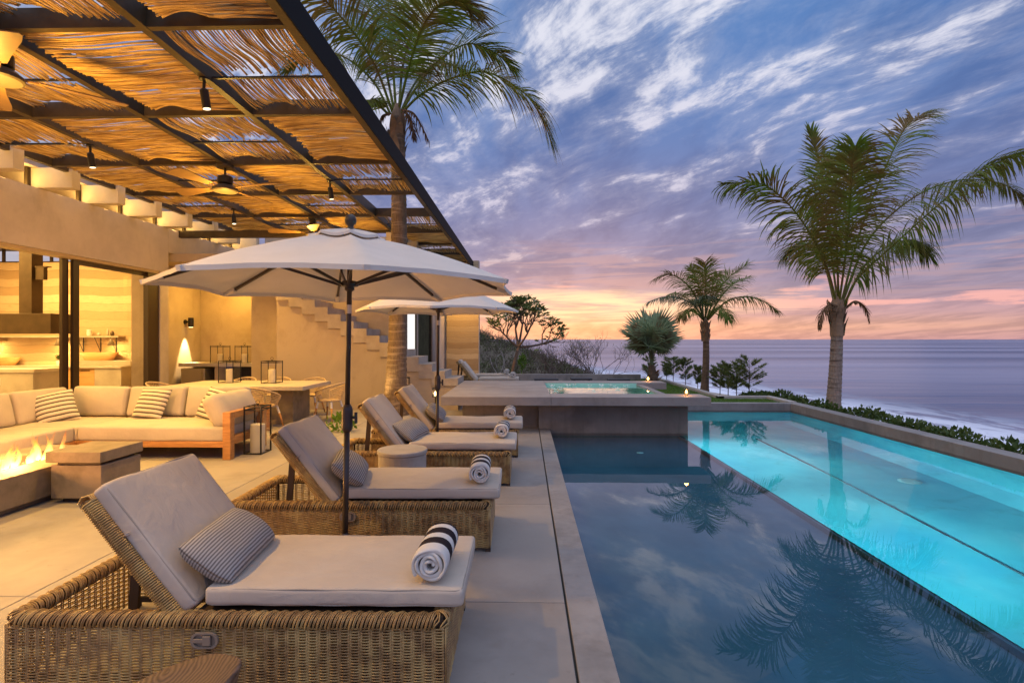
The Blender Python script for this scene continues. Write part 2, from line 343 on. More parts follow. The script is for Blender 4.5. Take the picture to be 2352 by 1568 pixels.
# ------------------------------------------------------------------ mesh helpers
class MB:
    def __init__(s): s.v = []; s.f = []
    def add(s, vs, fs):
        k = len(s.v); s.v += [tuple(v) for v in vs]; s.f += [tuple(i+k for i in f) for f in fs]
    def box(s, x0, x1, y0, y1, z0, z1):
        s.add([(x0, y0, z0), (x1, y0, z0), (x1, y1, z0), (x0, y1, z0), (x0, y0, z1), (x1, y0, z1), (x1, y1, z1), (x0, y1, z1)],
              [(0, 3, 2, 1), (4, 5, 6, 7), (0, 1, 5, 4), (1, 2, 6, 5), (2, 3, 7, 6), (3, 0, 4, 7)]); return s
    def quad(s, a, b, c, d): s.add([a, b, c, d], [(0, 1, 2, 3)]); return s
    def tube(s, pts, r, n=6, cap=True, flat=1.0, phase=0):
        pts = [Vector(p) for p in pts]; m = len(pts)
        rs = r if hasattr(r, '__len__') else [r]*m
        N = None; rings = []
        for i, p in enumerate(pts):
            T = (pts[min(i+1, m-1)] - pts[max(i-1, 0)])
            if T.length < 1e-9: T = Vector((0, 0, 1))
            T.normalize()
            if N is None:
                ref = Vector((0, 0, 1)) if abs(T.z) < .9 else Vector((1, 0, 0)); N = (ref - T*ref.dot(T)).normalized()
            else:
                N = N - T*N.dot(T); N = N.normalized() if N.length > 1e-6 else Vector((1, 0, 0))
            B = T.cross(N)
            rings.append([p + (N*math.cos(2*PI*j/n+phase)*flat + B*math.sin(2*PI*j/n+phase))*rs[i] for j in range(n)])
        vs = [v for ring in rings for v in ring]; fs = []
        for i in range(m-1):
            for j in range(n):
                a = i*n+j; b = i*n+(j+1) % n; fs.append((a, b, b+n, a+n))
        if cap: fs.append(tuple(range(n-1, -1, -1))); fs.append(tuple(range((m-1)*n, m*n)))
        s.add(vs, fs); return s
    def bar(s, a, b, wd, ht):
        """rectangular bar from a to b"""
        a, b = Vector(a), Vector(b); T = (b-a).normalized(); ref = Vector((0, 0, 1)) if abs(T.z) < .9 else Vector((0, 1, 0))
        S = T.cross(ref).normalized(); U = S.cross(T)
        vs = [p + S*sx*wd/2 + U*su*ht/2 for p in (a, b) for sx, su in ((-1, -1), (1, -1), (1, 1), (-1, 1))]
        s.add(vs, [(3, 2, 1, 0), (4, 5, 6, 7), (0, 1, 5, 4), (1, 2, 6, 5), (2, 3, 7, 6), (3, 0, 4, 7)]); return s
    def rev(s, prof, n=24, c=(0, 0, 0), cap=True, sx=1, sy=1):
        vs = []; m = len(prof)
        for r, z in prof:
            for j in range(n): vs.append((c[0]+r*sx*math.cos(2*PI*j/n), c[1]+r*sy*math.sin(2*PI*j/n), c[2]+z))
        fs = [(i*n+j, i*n+(j+1) % n, (i+1)*n+(j+1) % n, (i+1)*n+j) for i in range(m-1) for j in range(n)]
        if cap: fs.append(tuple(range(n-1, -1, -1))); fs.append(tuple(range((m-1)*n, m*n)))
        s.add(vs, fs); return s
    def grid(s, fn, nu, nv):
        vs = [fn(i/nu, j/nv) for j in range(nv+1) for i in range(nu+1)]
        s.add(vs, [(j*(nu+1)+i, j*(nu+1)+i+1, (j+1)*(nu+1)+i+1, (j+1)*(nu+1)+i) for j in range(nv) for i in range(nu)]); return s
    def rbox(s, hx, hy, hz, r, puff=0, wr=0, nx=10, ny=8, nz=3, xf=None, seed=0, pipe=None, sag=None):
        """rounded, slightly puffed box centred on the origin; xf maps points"""
        def ax(h, n):
            e = [-h, -h+r*.3, -h+r*.7, -h+r]; mid = [-h+r+(2*h-2*r)*k/(n+1) for k in range(1, n+1)]
            return e + mid + [h-r, h-r*.7, h-r*.3, h]
        A = [ax(hx, nx), ax(hy, ny), ax(hz, nz) if hz > r*1.05 else [-hz, -hz*.6, 0, hz*.6, hz]]
        H = (hx, hy, hz)
        idx = {}; vs = []; fs = []
        def V(p):
            k = tuple(round(q, 6) for q in p)
            if k not in idx:
                q = [max(-(H[i]-min(r, H[i])), min(H[i]-min(r, H[i]), p[i])) for i in range(3)]
                d = Vector(p) - Vector(q)
                o = Vector(q) + (d.normalized()*min(r, hz if hz < r else r) if d.length > 1e-9 else Vector())
                u, v_ = p[0]/hx, p[1]/hy
                sg = 1 if p[2] > 0 else -1
                o.z += sg*puff*(1-u*u)*(1-v_*v_)*(abs(p[2])/hz)
                if sag: o.z += sag(o.x, o.y)
                if wr:
                    nn = mnoise.noise(Vector((o.x*3.1+seed, o.y*3.1, o.z*3+seed*2))); o.z += wr*nn
                    o.x += wr*.6*mnoise.noise(Vector((o.x*4, o.y*5+seed, 3))); o.y += wr*.6*mnoise.noise(Vector((o.x*4, o.y*5+seed, 9)))
                if xf: o = xf(o)
                idx[k] = len(vs); vs.append(tuple(o))
            return idx[k]
        for a in range(3):
            b, c = (a+1) % 3, (a+2) % 3
            for sg in (-1, 1):
                for i in range(len(A[b])-1):
                    for j in range(len(A[c])-1):
                        qs = []
                        for (ii, jj) in ((i, j), (i+1, j), (i+1, j+1), (i, j+1)):
                            p = [0, 0, 0]; p[a] = sg*H[a]; p[b] = A[b][ii]; p[c] = A[c][jj]; qs.append(V(p))
                        fs.append(tuple(qs) if sg > 0 else tuple(reversed(qs)))
        s.add(vs, fs); return s
    def build(s, name, mat, parent=None, smooth=False, bevel=0, world=None, solid=0, sub=0):
        vs = s.v
        if world is not None: vs = [(v[0]-world[0], v[1]-world[1], v[2]-world[2]) for v in vs]
        me = bpy.data.meshes.new(name); me.from_pydata(vs, [], s.f); me.materials.append(mat)
        if smooth: me.polygons.foreach_set('use_smooth', [True]*len(me.polygons))
        me.update()
        o = bpy.data.objects.new(name, me); COL.objects.link(o)
        if world is not None and parent is None: o.location = world
        if parent: o.parent = parent
        if bevel:
            b = o.modifiers.new('bevel', 'BEVEL'); b.width = bevel; b.segments = 2; b.limit_method = 'ANGLE'
            if smooth is False: b.harden_normals = False
        if solid: sm = o.modifiers.new('thick', 'SOLIDIFY'); sm.thickness = solid
        if sub: sb = o.modifiers.new('sub', 'SUBSURF'); sb.levels = sub; sb.render_levels = sub
        return o
def tag(o, label, cat, group=None):
    o['label'] = label; o['category'] = cat
    if group: o['group'] = group
    return o
def thing(name, label, cat, loc=(0, 0, 0), rz=0, group=None):
    o = bpy.data.objects.new(name, None); COL.objects.link(o); o.location = loc; o.rotation_euler = (0, 0, rz)
    o.empty_display_size = .2
    return tag(o, label, cat, group)
def struct(name, mb, mat, **k):
    o = mb.build(name, mat, **k); o['kind'] = 'structure'; return o
def copy_tree(o, parent=None):
    c = o.copy(); COL.objects.link(c)
    if parent: c.parent = parent
    for ch in [q for q in bpy.data.objects if q.parent == o and q.name in COL.objects]: copy_tree(ch, c)
    return c
def lamp(kind, name, loc, energy, color=WARM, parent=None, size=.1, target=None, cone=90, blend=.6, shape=None, size_y=None):
    l = bpy.data.lights.new(name, kind); l.energy = energy; l.color = color
    if kind == 'AREA':
        l.size = size
        if size_y: l.shape = 'RECTANGLE'; l.size_y = size_y
    else: l.shadow_soft_size = size
    if kind == 'SPOT': l.spot_size = R(cone); l.spot_blend = blend
    o = bpy.data.objects.new(name, l); COL.objects.link(o); o.location = loc
    if target is not None: o.rotation_euler = (Vector(target)-Vector(loc)).to_track_quat('-Z', 'Y').to_euler()
    if parent: o.parent = parent
    return o
def spline(pts, n):
    P = [Vector(p) for p in pts]; P = [P[0]*2-P[1]] + P + [P[-1]*2-P[-2]]; out = []
    segs = len(P)-3
    for k in range(n+1):
        u = k/n*segs; i = min(int(u), segs-1); t_ = u-i; a, b, c, d = P[i:i+4]
        out.append(.5*((2*b) + (c-a)*t_ + (2*a-5*b+4*c-d)*t_*t_ + (3*b-a-3*c+d)*t_**3))
    return out

class Thing:
    def __init__(s, name, label, cat, loc, group=None):
        s.loc = loc; s.o = thing(name, label, cat, loc, 0, group)
    def part(s, name, mb, mat, parent=None, **k):
        o = mb.build(name, mat, parent or s.o, world=s.loc, **k); return o

# =================================================================== SETTING
# ground / hillside
def ground_h(X, Y):
    def ss(a, b, v):
        v = max(0, min(1, (v-a)/(b-a))); return v*v*(3-2*v)
    nz = mnoise.noise(Vector((X*.15, Y*.15, 0)))*.9 + mnoise.noise(Vector((X*.5, Y*.5, 4)))*.25
    drop = -12.4*ss(8.1, 13.5, X) - 1.2*max(0, min(1, (X-7.2)))
    if Y < 14.5 and -2 < X < 6.9: return -3.2
    if Y < 24.5: return -.35 + drop
    ridge = 0.62 - .375*X if X > -14 else 6.0
    up = ss(25, 39, Y); down = ss(41, 74, Y)
    low = -.45 - .10*(Y-24.5)
    h = low*(1-up) + (ridge + nz*.3)*up
    if X > 4.4: h -= (X-4.4)*1.3*ss(24.5, 27, Y)
    h = h*(1-down) - 12.9*down
    return max(-12.9, h + drop)
gmb = MB()
def gy(v): return -12 + 36*v if v < .3 else (24 - 25.2 + 0 if False else -1.2 + 0)
ys = [-14+2*i for i in range(19)] + [24.2+1.15*i for i in range(46)] + [78+14*i for i in range(28)]
xs = [-60+4*i for i in range(11)] + [-17+1.0*i for i in range(52)] + [36+3*i for i in range(10)]
nxs = len(xs)
gmb.add([(X, Y, ground_h(X, Y)) for Y in ys for X in xs], [(j*nxs+i, j*nxs+i+1, (j+1)*nxs+i+1, (j+1)*nxs+i) for j in range(len(ys)-1) for i in range(nxs-1)])
struct('hillside', gmb, soil, smooth=True)

# sea, beach, foam
def sea_material():
    m = bpy.data.materials.new('sea'); m.use_nodes = True; t = NT(m.node_tree)
    o = t.a('ShaderNodeOutputMaterial'); co = t.a('ShaderNodeTexCoord').outputs['Object']; X, Y, Z = t.sep(co)[0:3]
    p = t.a('ShaderNodeBsdfPrincipled'); p.inputs['Roughness'].default_value = .34; p.inputs['IOR'].default_value = 1.33
    # the beach bends: distance from the shore line
    rho = t.vm('LENGTH', t.mapping(co, scale=(1/80, 1/265, 0)))
    rho = t.m('ADD', rho, t.m('MULTIPLY', t.m('SUBTRACT', t.noise(t.mapping(co, scale=(.02, .008, 0)), 1.0, 4), .5), .16))
    d = t.m('MULTIPLY', t.m('SUBTRACT', rho, .80), 100.0)
    fn = t.noise(t.mapping(co, scale=(.14, .05, 1)), 1.0, 10, .72, 1.6)
    band = t.smooth(d, 38.0, 2.0)
    foam = t.m('MULTIPLY', t.smooth(fn, .40, .54), band)
    foam = t.m('MAXIMUM', foam, t.m('MULTIPLY', t.smooth(fn, .36, .50), t.smooth(d, 16.0, 4.0)))
    swell = t.noise(t.mapping(co, scale=(.0008, .006, 1), rot=(0, 0, R(8))), 1.0, 6, .6)
    wcol = t.mix(t.smooth(swell, .38, .62), (.06, .085, .17), (.28, .29, .40))
    col = t.mix(foam, wcol, (.80, .82, .90))
    t.put(p.inputs['Base Color'], col); t.put(p.inputs['Roughness'], t.m('ADD', .30, t.m('MULTIPLY', foam, .6)))
    bp = t.a('ShaderNodeBump'); bp.inputs['Strength'].default_value = .9; bp.inputs['Distance'].default_value = 1.4
    t.put(bp.inputs['Height'], t.m('ADD', t.noise(t.mapping(co, scale=(.02, .06, 1), rot=(0, 0, R(8))), 1.0, 8, .65), t.m('MULTIPLY', swell, 9.0)))
    t.ln(bp.outputs[0], p.inputs['Normal']); t.ln(p.outputs[0], o.inputs[0]); return m
smb = MB(); S_ = 40000
smb.quad((-S_, -S_, -12), (S_, -S_, -12), (S_, S_, -12), (-S_, S_, -12))
struct('sea', smb, sea_material())
bmb = MB(); bmb.grid(lambda u, v: (80*.84*v*math.cos(u*2.2-.35), 265*.84*v*math.sin(u*2.2-.35)+8*mnoise.noise(Vector((u*9, 0, 1))), -10.9-1.2*v**2), 60, 12)
struct('beach', bmb, sand, smooth=True)

# deck in cast panels with real gaps
dm = MB(); gx = [-17, -15.2, -13.2, -11.2, -9.2, -7.2, -5.2, -3.2, -1.2, .251]; gyy = [-4, -2.7, -.66, 1.38, 3.42, 5.46, 7.5, 9.54, 11.58, 13.62, 15.66, 17.7, 19.74, 21.78, 23.5]
for i in range(len(gx)-1):
    for j in range(len(gyy)-1): dm.box(gx[i]+.003, gx[i+1]-.003, gyy[j]+.003, gyy[j+1]-.003, -.12, 0)
struct('deck', dm, concrete, bevel=.004)
ub = MB(); ub.box(-17, .261, -4, 23.4, -.3, -.035); struct('deck_base', ub, M('joint_dark', (.10, .095, .085), None, rough=.9))
tb = MB(); tb.box(-1.4, 5.1, 13.62, 23.4, -.12, -.006); struct('terrace', tb, concrete)
lawn = MB(); lawn.box(3.35, 5.25, 13.62, 22.6, -.1, .03); lawn.box(5.25, 6.5, 13.62, 14.9, -.1, .03)
struct('lawn_soil', lawn, grass_base)
gr = MB(); rg = random.Random(3)
for k in range(15000):
    if rg.random() < .87: X, Y = rg.uniform(3.36, 5.27), rg.uniform(13.64, 22.4)
    else: X, Y = rg.uniform(5.27, 6.55), rg.uniform(13.64, 14.92)
    a = rg.uniform(0, PI); h = rg.uniform(.025, .05); wd = .006
    dx, dy = math.cos(a)*wd, math.sin(a)*wd
    gr.add([(X-dx, Y-dy, .028), (X+dx, Y+dy, .028), (X+rg.uniform(-.015, .015), Y+rg.uniform(-.015, .015), .028+h)], [(0, 1, 2)])
o = gr.build('grass', grass_m); o['kind'] = 'stuff'; tag(o, 'short clipped green lawn between the spa and the pale kerb', 'grass')

# pool water
wm = MB(); wm.quad((.46, -4, -.125), (2.85, -4, -.125), (2.85, 13.4, -.125), (.46, 13.4, -.125)); struct('shallow_water', wm, water_m)
wm = MB(); wm.quad((2.85, -4, -.125), (6.47, -4, -.125), (6.47, 13.4, -.125), (2.85, 13.4, -.125)); struct('pool_water', wm, deepwater_m)
sw = MB(); sw.quad((.46, 10.2, .565), (2.62, 10.2, .565), (2.62, 12.85, .565), (.46, 12.85, .565)); struct('spa_water', sw, spawater_m)

# =================================================================== POOL
pool = Thing('swimming_pool', 'long rectangular pool with dark shallow side and glowing turquoise side', 'swimming pool', (3.4, 5, 0))
b = MB(); b.box(.262, .46, -4, 10.1, -.45, 0); pool.part('coping', b, coping_m, bevel=.006)
b = MB(); b.box(.46, 2.83, -4, 13.4, -.5, -.175); pool.part('shallow_floor', b, pool_dark)
b = MB(); b.box(2.825, 2.868, -4, 13.4, -1.7, -.128); pool.part('step_edge', b, M('edge_tile', (.03, .045, .06), (.05, .07, .09), 12, .4), bevel=.004)
b = MB(); b.box(2.870, 2.876, -4, 13.4, -1.6, -.16); pool.part('step_face', b, pool_pl)
b = MB()
b.grid(lambda u, v: (2.87+3.62*u, -4+17.42*v, -1.55), 8, 30); pool.part('deep_floor', b, pool_pl)
b = MB()
b.grid(lambda u, v: (6.465, -4+17.4*v, -1.56+1.433*u), 2, 30)
b.grid(lambda u, v: (2.87+3.6*u, 13.395, -1.56+1.433*v), 6, 2); b.grid(lambda u, v: (2.87+3.6*u, -3.99, -1.56+1.433*v), 6, 2)
b.quad((6.464, -3.98, -1.30), (6.16, -3.98, -1.547), (6.16, 13.39, -1.547), (6.464, 13.39, -1.30)); pool.part('plaster_lining', b, pool_pl)
b = MB(); b.box(6.47, 6.76, -4, 13.41, -1.8, .09); pool.part('side_wall', b, coping_m, bevel=.008)
b = MB(); b.box(3.02, 6.76, 13.415, 13.66, -1, .088); pool.part('end_wall', b, coping_m, bevel=.008)
b = MB(); b.tube([(4.74, 11.3, -1.545), (4.72, 5, -1.545), (4.7, -4, -1.545)], .014, 4); pool.part('floor_cable', b, black)
b = MB(); b.rev([(.001, .0), (.15, .0), (.155, -.012), (.06, .012), (.04, .016), (.001, .018)], 24, (5.70, 8.2, -1.53), cap=False); pool.part('drain_cover', b, white, smooth=True)
b = MB(); b.rev([(.05, -.02), (.055, 0), (.001, .004)], 16, (1.85, 8.8, -.17), cap=False); pool.part('return_fitting', b, white, smooth=True)
POOLC = (.40, .94, 1.0)
for yy, e in ((9.9, 80), (6.1, 90), (2.3, 80), (-1.5, 50)):
    b = MB(); b.tube([(2.877, yy, -.62), (2.90, yy, -.62)], [.10, .085], 20); f = pool.part('pool_light', b, emit('pool_lamp', (.75, 1, 1), 3), smooth=True)
    lamp('AREA', 'pool_lamp', Vector((2.93, yy, -.72)) - Vector(pool.loc), e, POOLC, pool.o, size=.22, target=Vector((4.2, yy-.1, -1.35)) - Vector(pool.loc))
for yy in (-2, 1.5, 5, 8.5, 12): lamp('POINT', 'pool_fill', Vector((4.9, yy, -.35)) - Vector(pool.loc), 3, POOLC, pool.o, size=0)  # added fill lights under water, no fixtures at these points

# =================================================================== SPA
spa = Thing('raised_spa', 'raised concrete spa deck with sunken hot tub at the far end of the pool', 'spa', (1, 11.5, 0))
b = MB(); b.box(-1.5, .46, 9.64, 13.45, .475, .63); b.box(.462, 3.27, 9.64, 10.26, .475, .63); b.box(.462, 3.32, 12.86, 13.45, .475, .63)
spa.part('slab', b, M('spa_top', (.34, .305, .275), (.25, .225, .205), 1.6, .6, .25, 16, tint2=(.30, .265, .235), tscale=.8, stain=1.6), bevel=.006)
b = MB(); b.box(.25, 3.0, 10.1, 10.22, -.5, .473); b.box(2.9, 3.0, 10.22, 13.4, -.5, .47); b.box(-1.18, .245, 10.25, 10.4, -.1, .473); b.box(-1.18, -1.05, 10.4, 13.4, -.1, .473)
spa.part('wall', b, spa_m, bevel=.005)
b = MB(); b.box(2.62, 2.76, 10.265, 12.85, .2, .585); spa.part('weir_wall', b, coping_m, bevel=.005)
b = MB(); b.box(.44, 2.63, 10.24, 12.87, -.05, .0)
b.quad((.465, 10.262, 0), (.465, 12.856, 0), (.465, 12.856, .56), (.465, 10.262, .56)); b.quad((.465, 12.855, 0), (2.62, 12.855, 0), (2.62, 12.855, .62), (.465, 12.855, .62))
b.quad((2.615, 10.26, 0), (2.615, 12.85, 0), (2.615, 12.85, .56), (2.615, 10.26, .56)); b.quad((.465, 10.265, 0), (2.62, 10.265, 0), (2.62, 10.265, .62), (.465, 10.265, .62))
b.box(.47, 2.61, 12.3, 12.85, .0, .30)
spa.part('tub_lining', b, M('tub_plaster', (.42, .70, .62), (.34, .60, .53), 3, .7))
for px_ in (1.0, 2.1):
    lamp('POINT', 'tub_lamp', Vector((px_, 11.3, .3)) - Vector(spa.loc), 4.5, (.65, 1, .9), spa.o, size=.08)
rf = random.Random(5)
fl0 = None
for k in range(17):
    if k < 11: X, Y = rf.uniform(.6, 2.5), rf.uniform(12.5, 12.8)
    elif k < 14: X, Y = .62+rf.uniform(0, .2), rf.uniform(11.6, 12.8)
    else: X, Y = rf.uniform(.9, 2.4), rf.uniform(10.6, 12.2)
    if fl0 is None:
        b = MB()
        for q in range(5):
            a = q*2*PI/5; ca, sa = math.cos(a), math.sin(a)
            def P_(r, s, h): return (r*ca - s*sa, r*sa + s*ca, h)
            b.add([P_(0, 0, .005), P_(.03, -.018, .018), P_(.06, -.006, .028), P_(.06, .012, .026), P_(.03, .02, .014)], [(0, 1, 2, 3, 4)])
        fl0 = b.build('flower', petal); fo = fl0
    else: fo = fl0.copy(); COL.objects.link(fo)
    fo.location = (X, Y, .567); fo.rotation_euler = (0, 0, rf.uniform(0, 6)); s_ = rf.uniform(.8, 1.35); fo.scale = (s_,)*3
    tag(fo, 'white five-petalled blossom floating on the spa water', 'flower', 'white blossoms floating in the spa')

# low walls and kerbs beyond
o = MB(); o.box(-.9, 4.55, 21.5, 21.72, 0, .27); tag(o.build('low_wall', coping_m, bevel=.008), 'low grey wall closing the far terrace', 'wall')
o = MB(); o.box(5.25, 5.42, 14.93, 22.6, -.3, .11); o.box(5.25, 6.72, 14.93, 15.10, -.3, .108)
o.box(6.55, 6.74, 13.67, 14.925, -.3, .106)
tag(o.build('lawn_kerb', M('pale_kerb', (.52, .47, .42), (.44, .40, .36), 3, .7), bevel=.006), 'pale concrete kerb stepping round the green lawn', 'kerb')
for k, (X0, X1, Y0, lab) in enumerate([(.35, 1.25, 20.6, 'dark flat bench slab nearest the white loungers'), (1.75, 2.55, 20.9, 'dark flat bench slab in the middle of the far terrace'), (3.1, 3.9, 20.5, 'dark flat bench slab nearest the fan palm')]):
    tt = Thing('low_bench', lab, 'bench', (X0+.4, Y0, 0), 'dark benches on the far terrace')
    b = MB(); b.box(X0, X1, Y0-.25, Y0+.25, .10, .17); tt.part('seat', b, darkcush, bevel=.01)
    b = MB(); b.box(X0+.08, X0+.16, Y0-.2, Y0+.2, 0, .10); tt.part('leg', b, black)
    b = MB(); b.box(X1-.16, X1-.08, Y0-.2, Y0+.2, 0, .10); tt.part('leg', b, black)

# =================================================================== HOUSE
H = Thing('beach_house', 'modern sand plaster beach house with open kitchen and projecting rafters', 'house', (-9, 12, 0))
b = MB(); b.box(-9.0, -8.6, -3, 12.93, 3.25, 4.32); H.part('upper_wall', b, plaster, bevel=.01)
b = MB(); b.box(-8.9, -8.6, 12.63, 12.93, 0, 3.247); H.part('pier', b, plaster)
b = MB(); b.box(-9.3, -9.2, 12.932, 15.2, 0, 3.535); b.box(-9.3, -8.9, 12.64, 12.93, 0, 3.247); H.part('alcove_side_wall', b, plaster2)
b = MB(); b.box(-9.3, -5.0, 15.21, 15.4, 0, 3.535); H.part('alcove_back_wall', b, plaster2)
b = MB(); b.box(-9.5, -6.2, 13.1, 15.8, 3.54, 3.74); H.part('balcony_slab', b, plaster2, bevel=.008)
b = MB(); b.box(-8.9, -8.6, 12.935, 16.5, 3.745, 4.33); H.part('balcony_wall', b, plaster, bevel=.01)
b = MB(); b.box(-8.0, -3.3, 16.55, 16.75, 0, 4.78); H.part('upper_back_wall', b, plaster2)
b = MB(); b.box(-7.05, -3.25, 13.86, 14.0, 0, 3.3); H.part('stair_back_wall', b, plaster2)
# interior
b = MB(); b.box(-16.2, -9.31, 15.2, 15.5, 0, 3.84); H.part('rammed_earth_wall', b, rammed_m)
b = MB(); b.box(-16.2, -9.65, 15.2, 15.5, 4.3, 4.7); b.box(-16.2, -9.65, 15.25, 15.32, 3.84, 3.88)
for X in (-15, -13.6, -12.2, -10.6): b.box(X, X+.05, 15.25, 15.32, 3.88, 4.3)
H.part('clerestory_frame', b, steel)
b = MB(); b.box(-9.37, -9.31, 12.94, 15.19, 0, 4.3); b.box(-10.75, -9.38, 14.9, 15.19, 0, 3.6); H.part('kitchen_side_wall', b, rammed_m)
b = MB(); b.box(-16.4, -16.2, -3, 15.5, 0, 4.7); H.part('far_side_wall', b, plaster)
b = MB(); b.box(-16.4, -8.62, -3, 16.7, 4.69, 4.85); H.part('roof', b, plaster)
for k in range(-7, 8):
    Yk = 8.32+1.1*k
    b = MB(); b.box(-16.2, -8.0, Yk, Yk+.19, 4.325, 4.685); H.part('rafter', b, rafter_m, bevel=.006)
    b = MB(); b.box(-8.80, -8.74, Yk-.07, Yk-.004, 4.33, 4.685); H.part('clerestory_mullion', b, steel)
# door track, jamb, sliding leaf
b = MB(); b.box(-8.86, -8.62, -3, 12.63, 3.19, 3.246); H.part('door_head', b, M('head_trim', (.45, .33, .19), None, rough=.5))
b = MB(); b.box(-8.74, -8.63, 12.26, 12.625, 0, 3.188); H.part('door_jamb', b, M('jamb_dark', (.05, .032, .018), None, rough=.45))
ob = MB(); ob.box(-8.76, -8.70, 10.28, 10.42, 0, 3.185); ob.box(-8.76, -8.70, 10.42, 12.26, 3.10, 3.185); ob.box(-8.76, -8.70, 10.42, 12.26, 0, .08)
ob.box(-8.84, -8.78, 10.12, 10.26, 0, 3.185)
sd = H.part('sliding_door', ob, M('door_frame', (.045, .028, .014), None, rough=.4))
b = MB(); b.box(-8.735, -8.725, 10.42, 12.26, .08, 3.10); H.part('door_pane', b, glass_m, parent=sd).location = (0, 0, 0)
# note: panes are children of the leaf, built in the same frame
# stairs
b = MB(); run, rise = .305, .1665; X0, Z0 = -1.56, .571; n = 16
up, lo = [], []
for k in range(n):
    up += [(X0-run*k, Z0+rise*k + (0 if k == 0 else 0)), (X0-run*k, Z0+rise*(k+1))]
prof_up = up + [(X0-run*n, Z0+rise*n)]
off = run*1.18
prof_lo = []
for k in range(n):
    xa = X0-run*k - (0 if k == 0 else 0)
    prof_lo += [(X0 - run*k - (off if k > 0 else 0), Z0+rise*k), (X0-run*(k+1)-off, Z0+rise*k)]
prof_lo.append((X0-run*n-off, Z0+rise*(n)))
# columns between the two profiles: build as a row of blocks, one per tread, butted end to end
for k in range(n):
    xr, xl = X0-run*k, X0-run*(k+1); top = Z0+rise*(k+1)
    zb = Z0 if k == 0 else (Z0 if k == 1 else Z0+rise*(k-2+.0))
    zb = max(Z0, Z0+rise*(k-1))
    b.box(xl+ (0 if k == n-1 else 0), xr, 12.60, 13.8, zb, top)
st = H.part('staircase', b, stair_m)
b = MB()
for k in range(1, n):
    xr, xl = X0-run*k, X0-run*(k+1)
    if xr < -5.6: break
    b.box(xl, xr, 12.64, 13.78, 0, max(Z0, Z0+rise*(k-1))-.003)
b.box(-1.865, -1.56, 12.64, 13.78, 0, Z0-.003)
H.part('stair_wall', b, plaster2)
# glazed seaward front behind the stairs (plane X = -3.3)
b = MB(); b.box(-3.6, -3.3, 14.02, 15.15, 0, 4.42); H.part('front_wall', b, plaster)
sky_glow = emit('sky_glow_panel', (1.0, .97, .93), 1.15)  # glowing panel stands in for bright sky seen through the glass
b = MB(); b.box(-3.36, -3.34, 15.2, 16.42, .3, 4.0); H.part('sky_glow_panel', b, sky_glow)
b = MB(); b.box(-3.38, -3.3, 15.15, 15.2, 0, 4.1); b.box(-3.38, -3.3, 16.42, 16.48, 0, 4.1); b.box(-3.38, -3.3, 15.2, 16.42, 4.0, 4.1)
b.box(-3.40, -3.28, 18.95, 19.2, 0, 4.4); H.part('window_frame', b, steel)
curt = M('curtain', (.10, .095, .045), (.07, .065, .03), 3, .9)
b = MB(); b.grid(lambda u, v: (-3.40+.055*math.sin(u*2*PI*13+math.sin(u*20)), 16.5+2.42*u, .1+4.2*v), 180, 1); H.part('curtain', b, curt, smooth=True)
b = MB(); b.rev([(.26, 0), (.26, 4.5)], 32, (-3.55, 19.75, 0)); H.part('round_column', b, plaster, smooth=True)
b = MB(); b.box(-3.5, -3.3, 20.35, 22.1, 0, 4.5); H.part('front_wall', b, plaster)
b = MB(); b.box(-3.36, -3.33, 22.1, 22.78, 0, 4.5); H.part('window_pane', b, M('dusk_glass', (.10, .16, .30), None, rough=.15, spec=.8))
b = MB(); b.box(-3.3, -1.96, 22.8, 23.15, 0, 4.95); H.part('end_wall', b, rammed_m)
b = MB(); b.box(-1.955, -1.93, 22.79, 23.16, 0, 4.95); H.part('corner_trim', b, plaster)
b = MB(); b.box(-8.1, -3.3, 22.9, 23.1, 0, 4.5); b.box(-8.1, -3.3, 16.76, 23.1, 4.42, 4.5); H.part('rear_wall', b, plaster)
# house lights
def hl_(kind, name, loc, e, **k): return lamp(kind, name, Vector(loc) - Vector(H.loc), e, parent=H.o, **k)
hl_('AREA', 'ceiling_lamp', (-12.4, 11.6, 4.25), 1050, color=(1, .60, .18), size=3.0, target=Vector((-12.4, 11.6, 0)) - Vector(H.loc), size_y=5)
hl_('AREA', 'ceiling_lamp', (-12, 5.5, 4.25), 800, color=(1, .52, .085), size=3.0, target=Vector((-10.4, 5.5, 0)) - Vector(H.loc), size_y=5)
for yy in [8.32+1.1*k+.65 for k in range(-4, 7)]: hl_('AREA', 'cove_lamp', (-8.70, yy, 4.335), 13, color=(1, .60, .16), size=.7, target=Vector((-8.45, yy+.05, 4.9)) - Vector(H.loc), size_y=.15)
hl_('SPOT', 'wall_washer', (-2.6, 21.4, 4.3), 420, color=(1, .54, .09), size=.1, target=Vector((-2.6, 22.8, 1.6)) - Vector(H.loc), cone=95)
hl_('AREA', 'alcove_lamp', (-7.8, 14.2, 3.50), 110, color=(1, .54, .09), size=1.2, target=Vector((-7.8, 14.6, 0)) - Vector(H.loc))

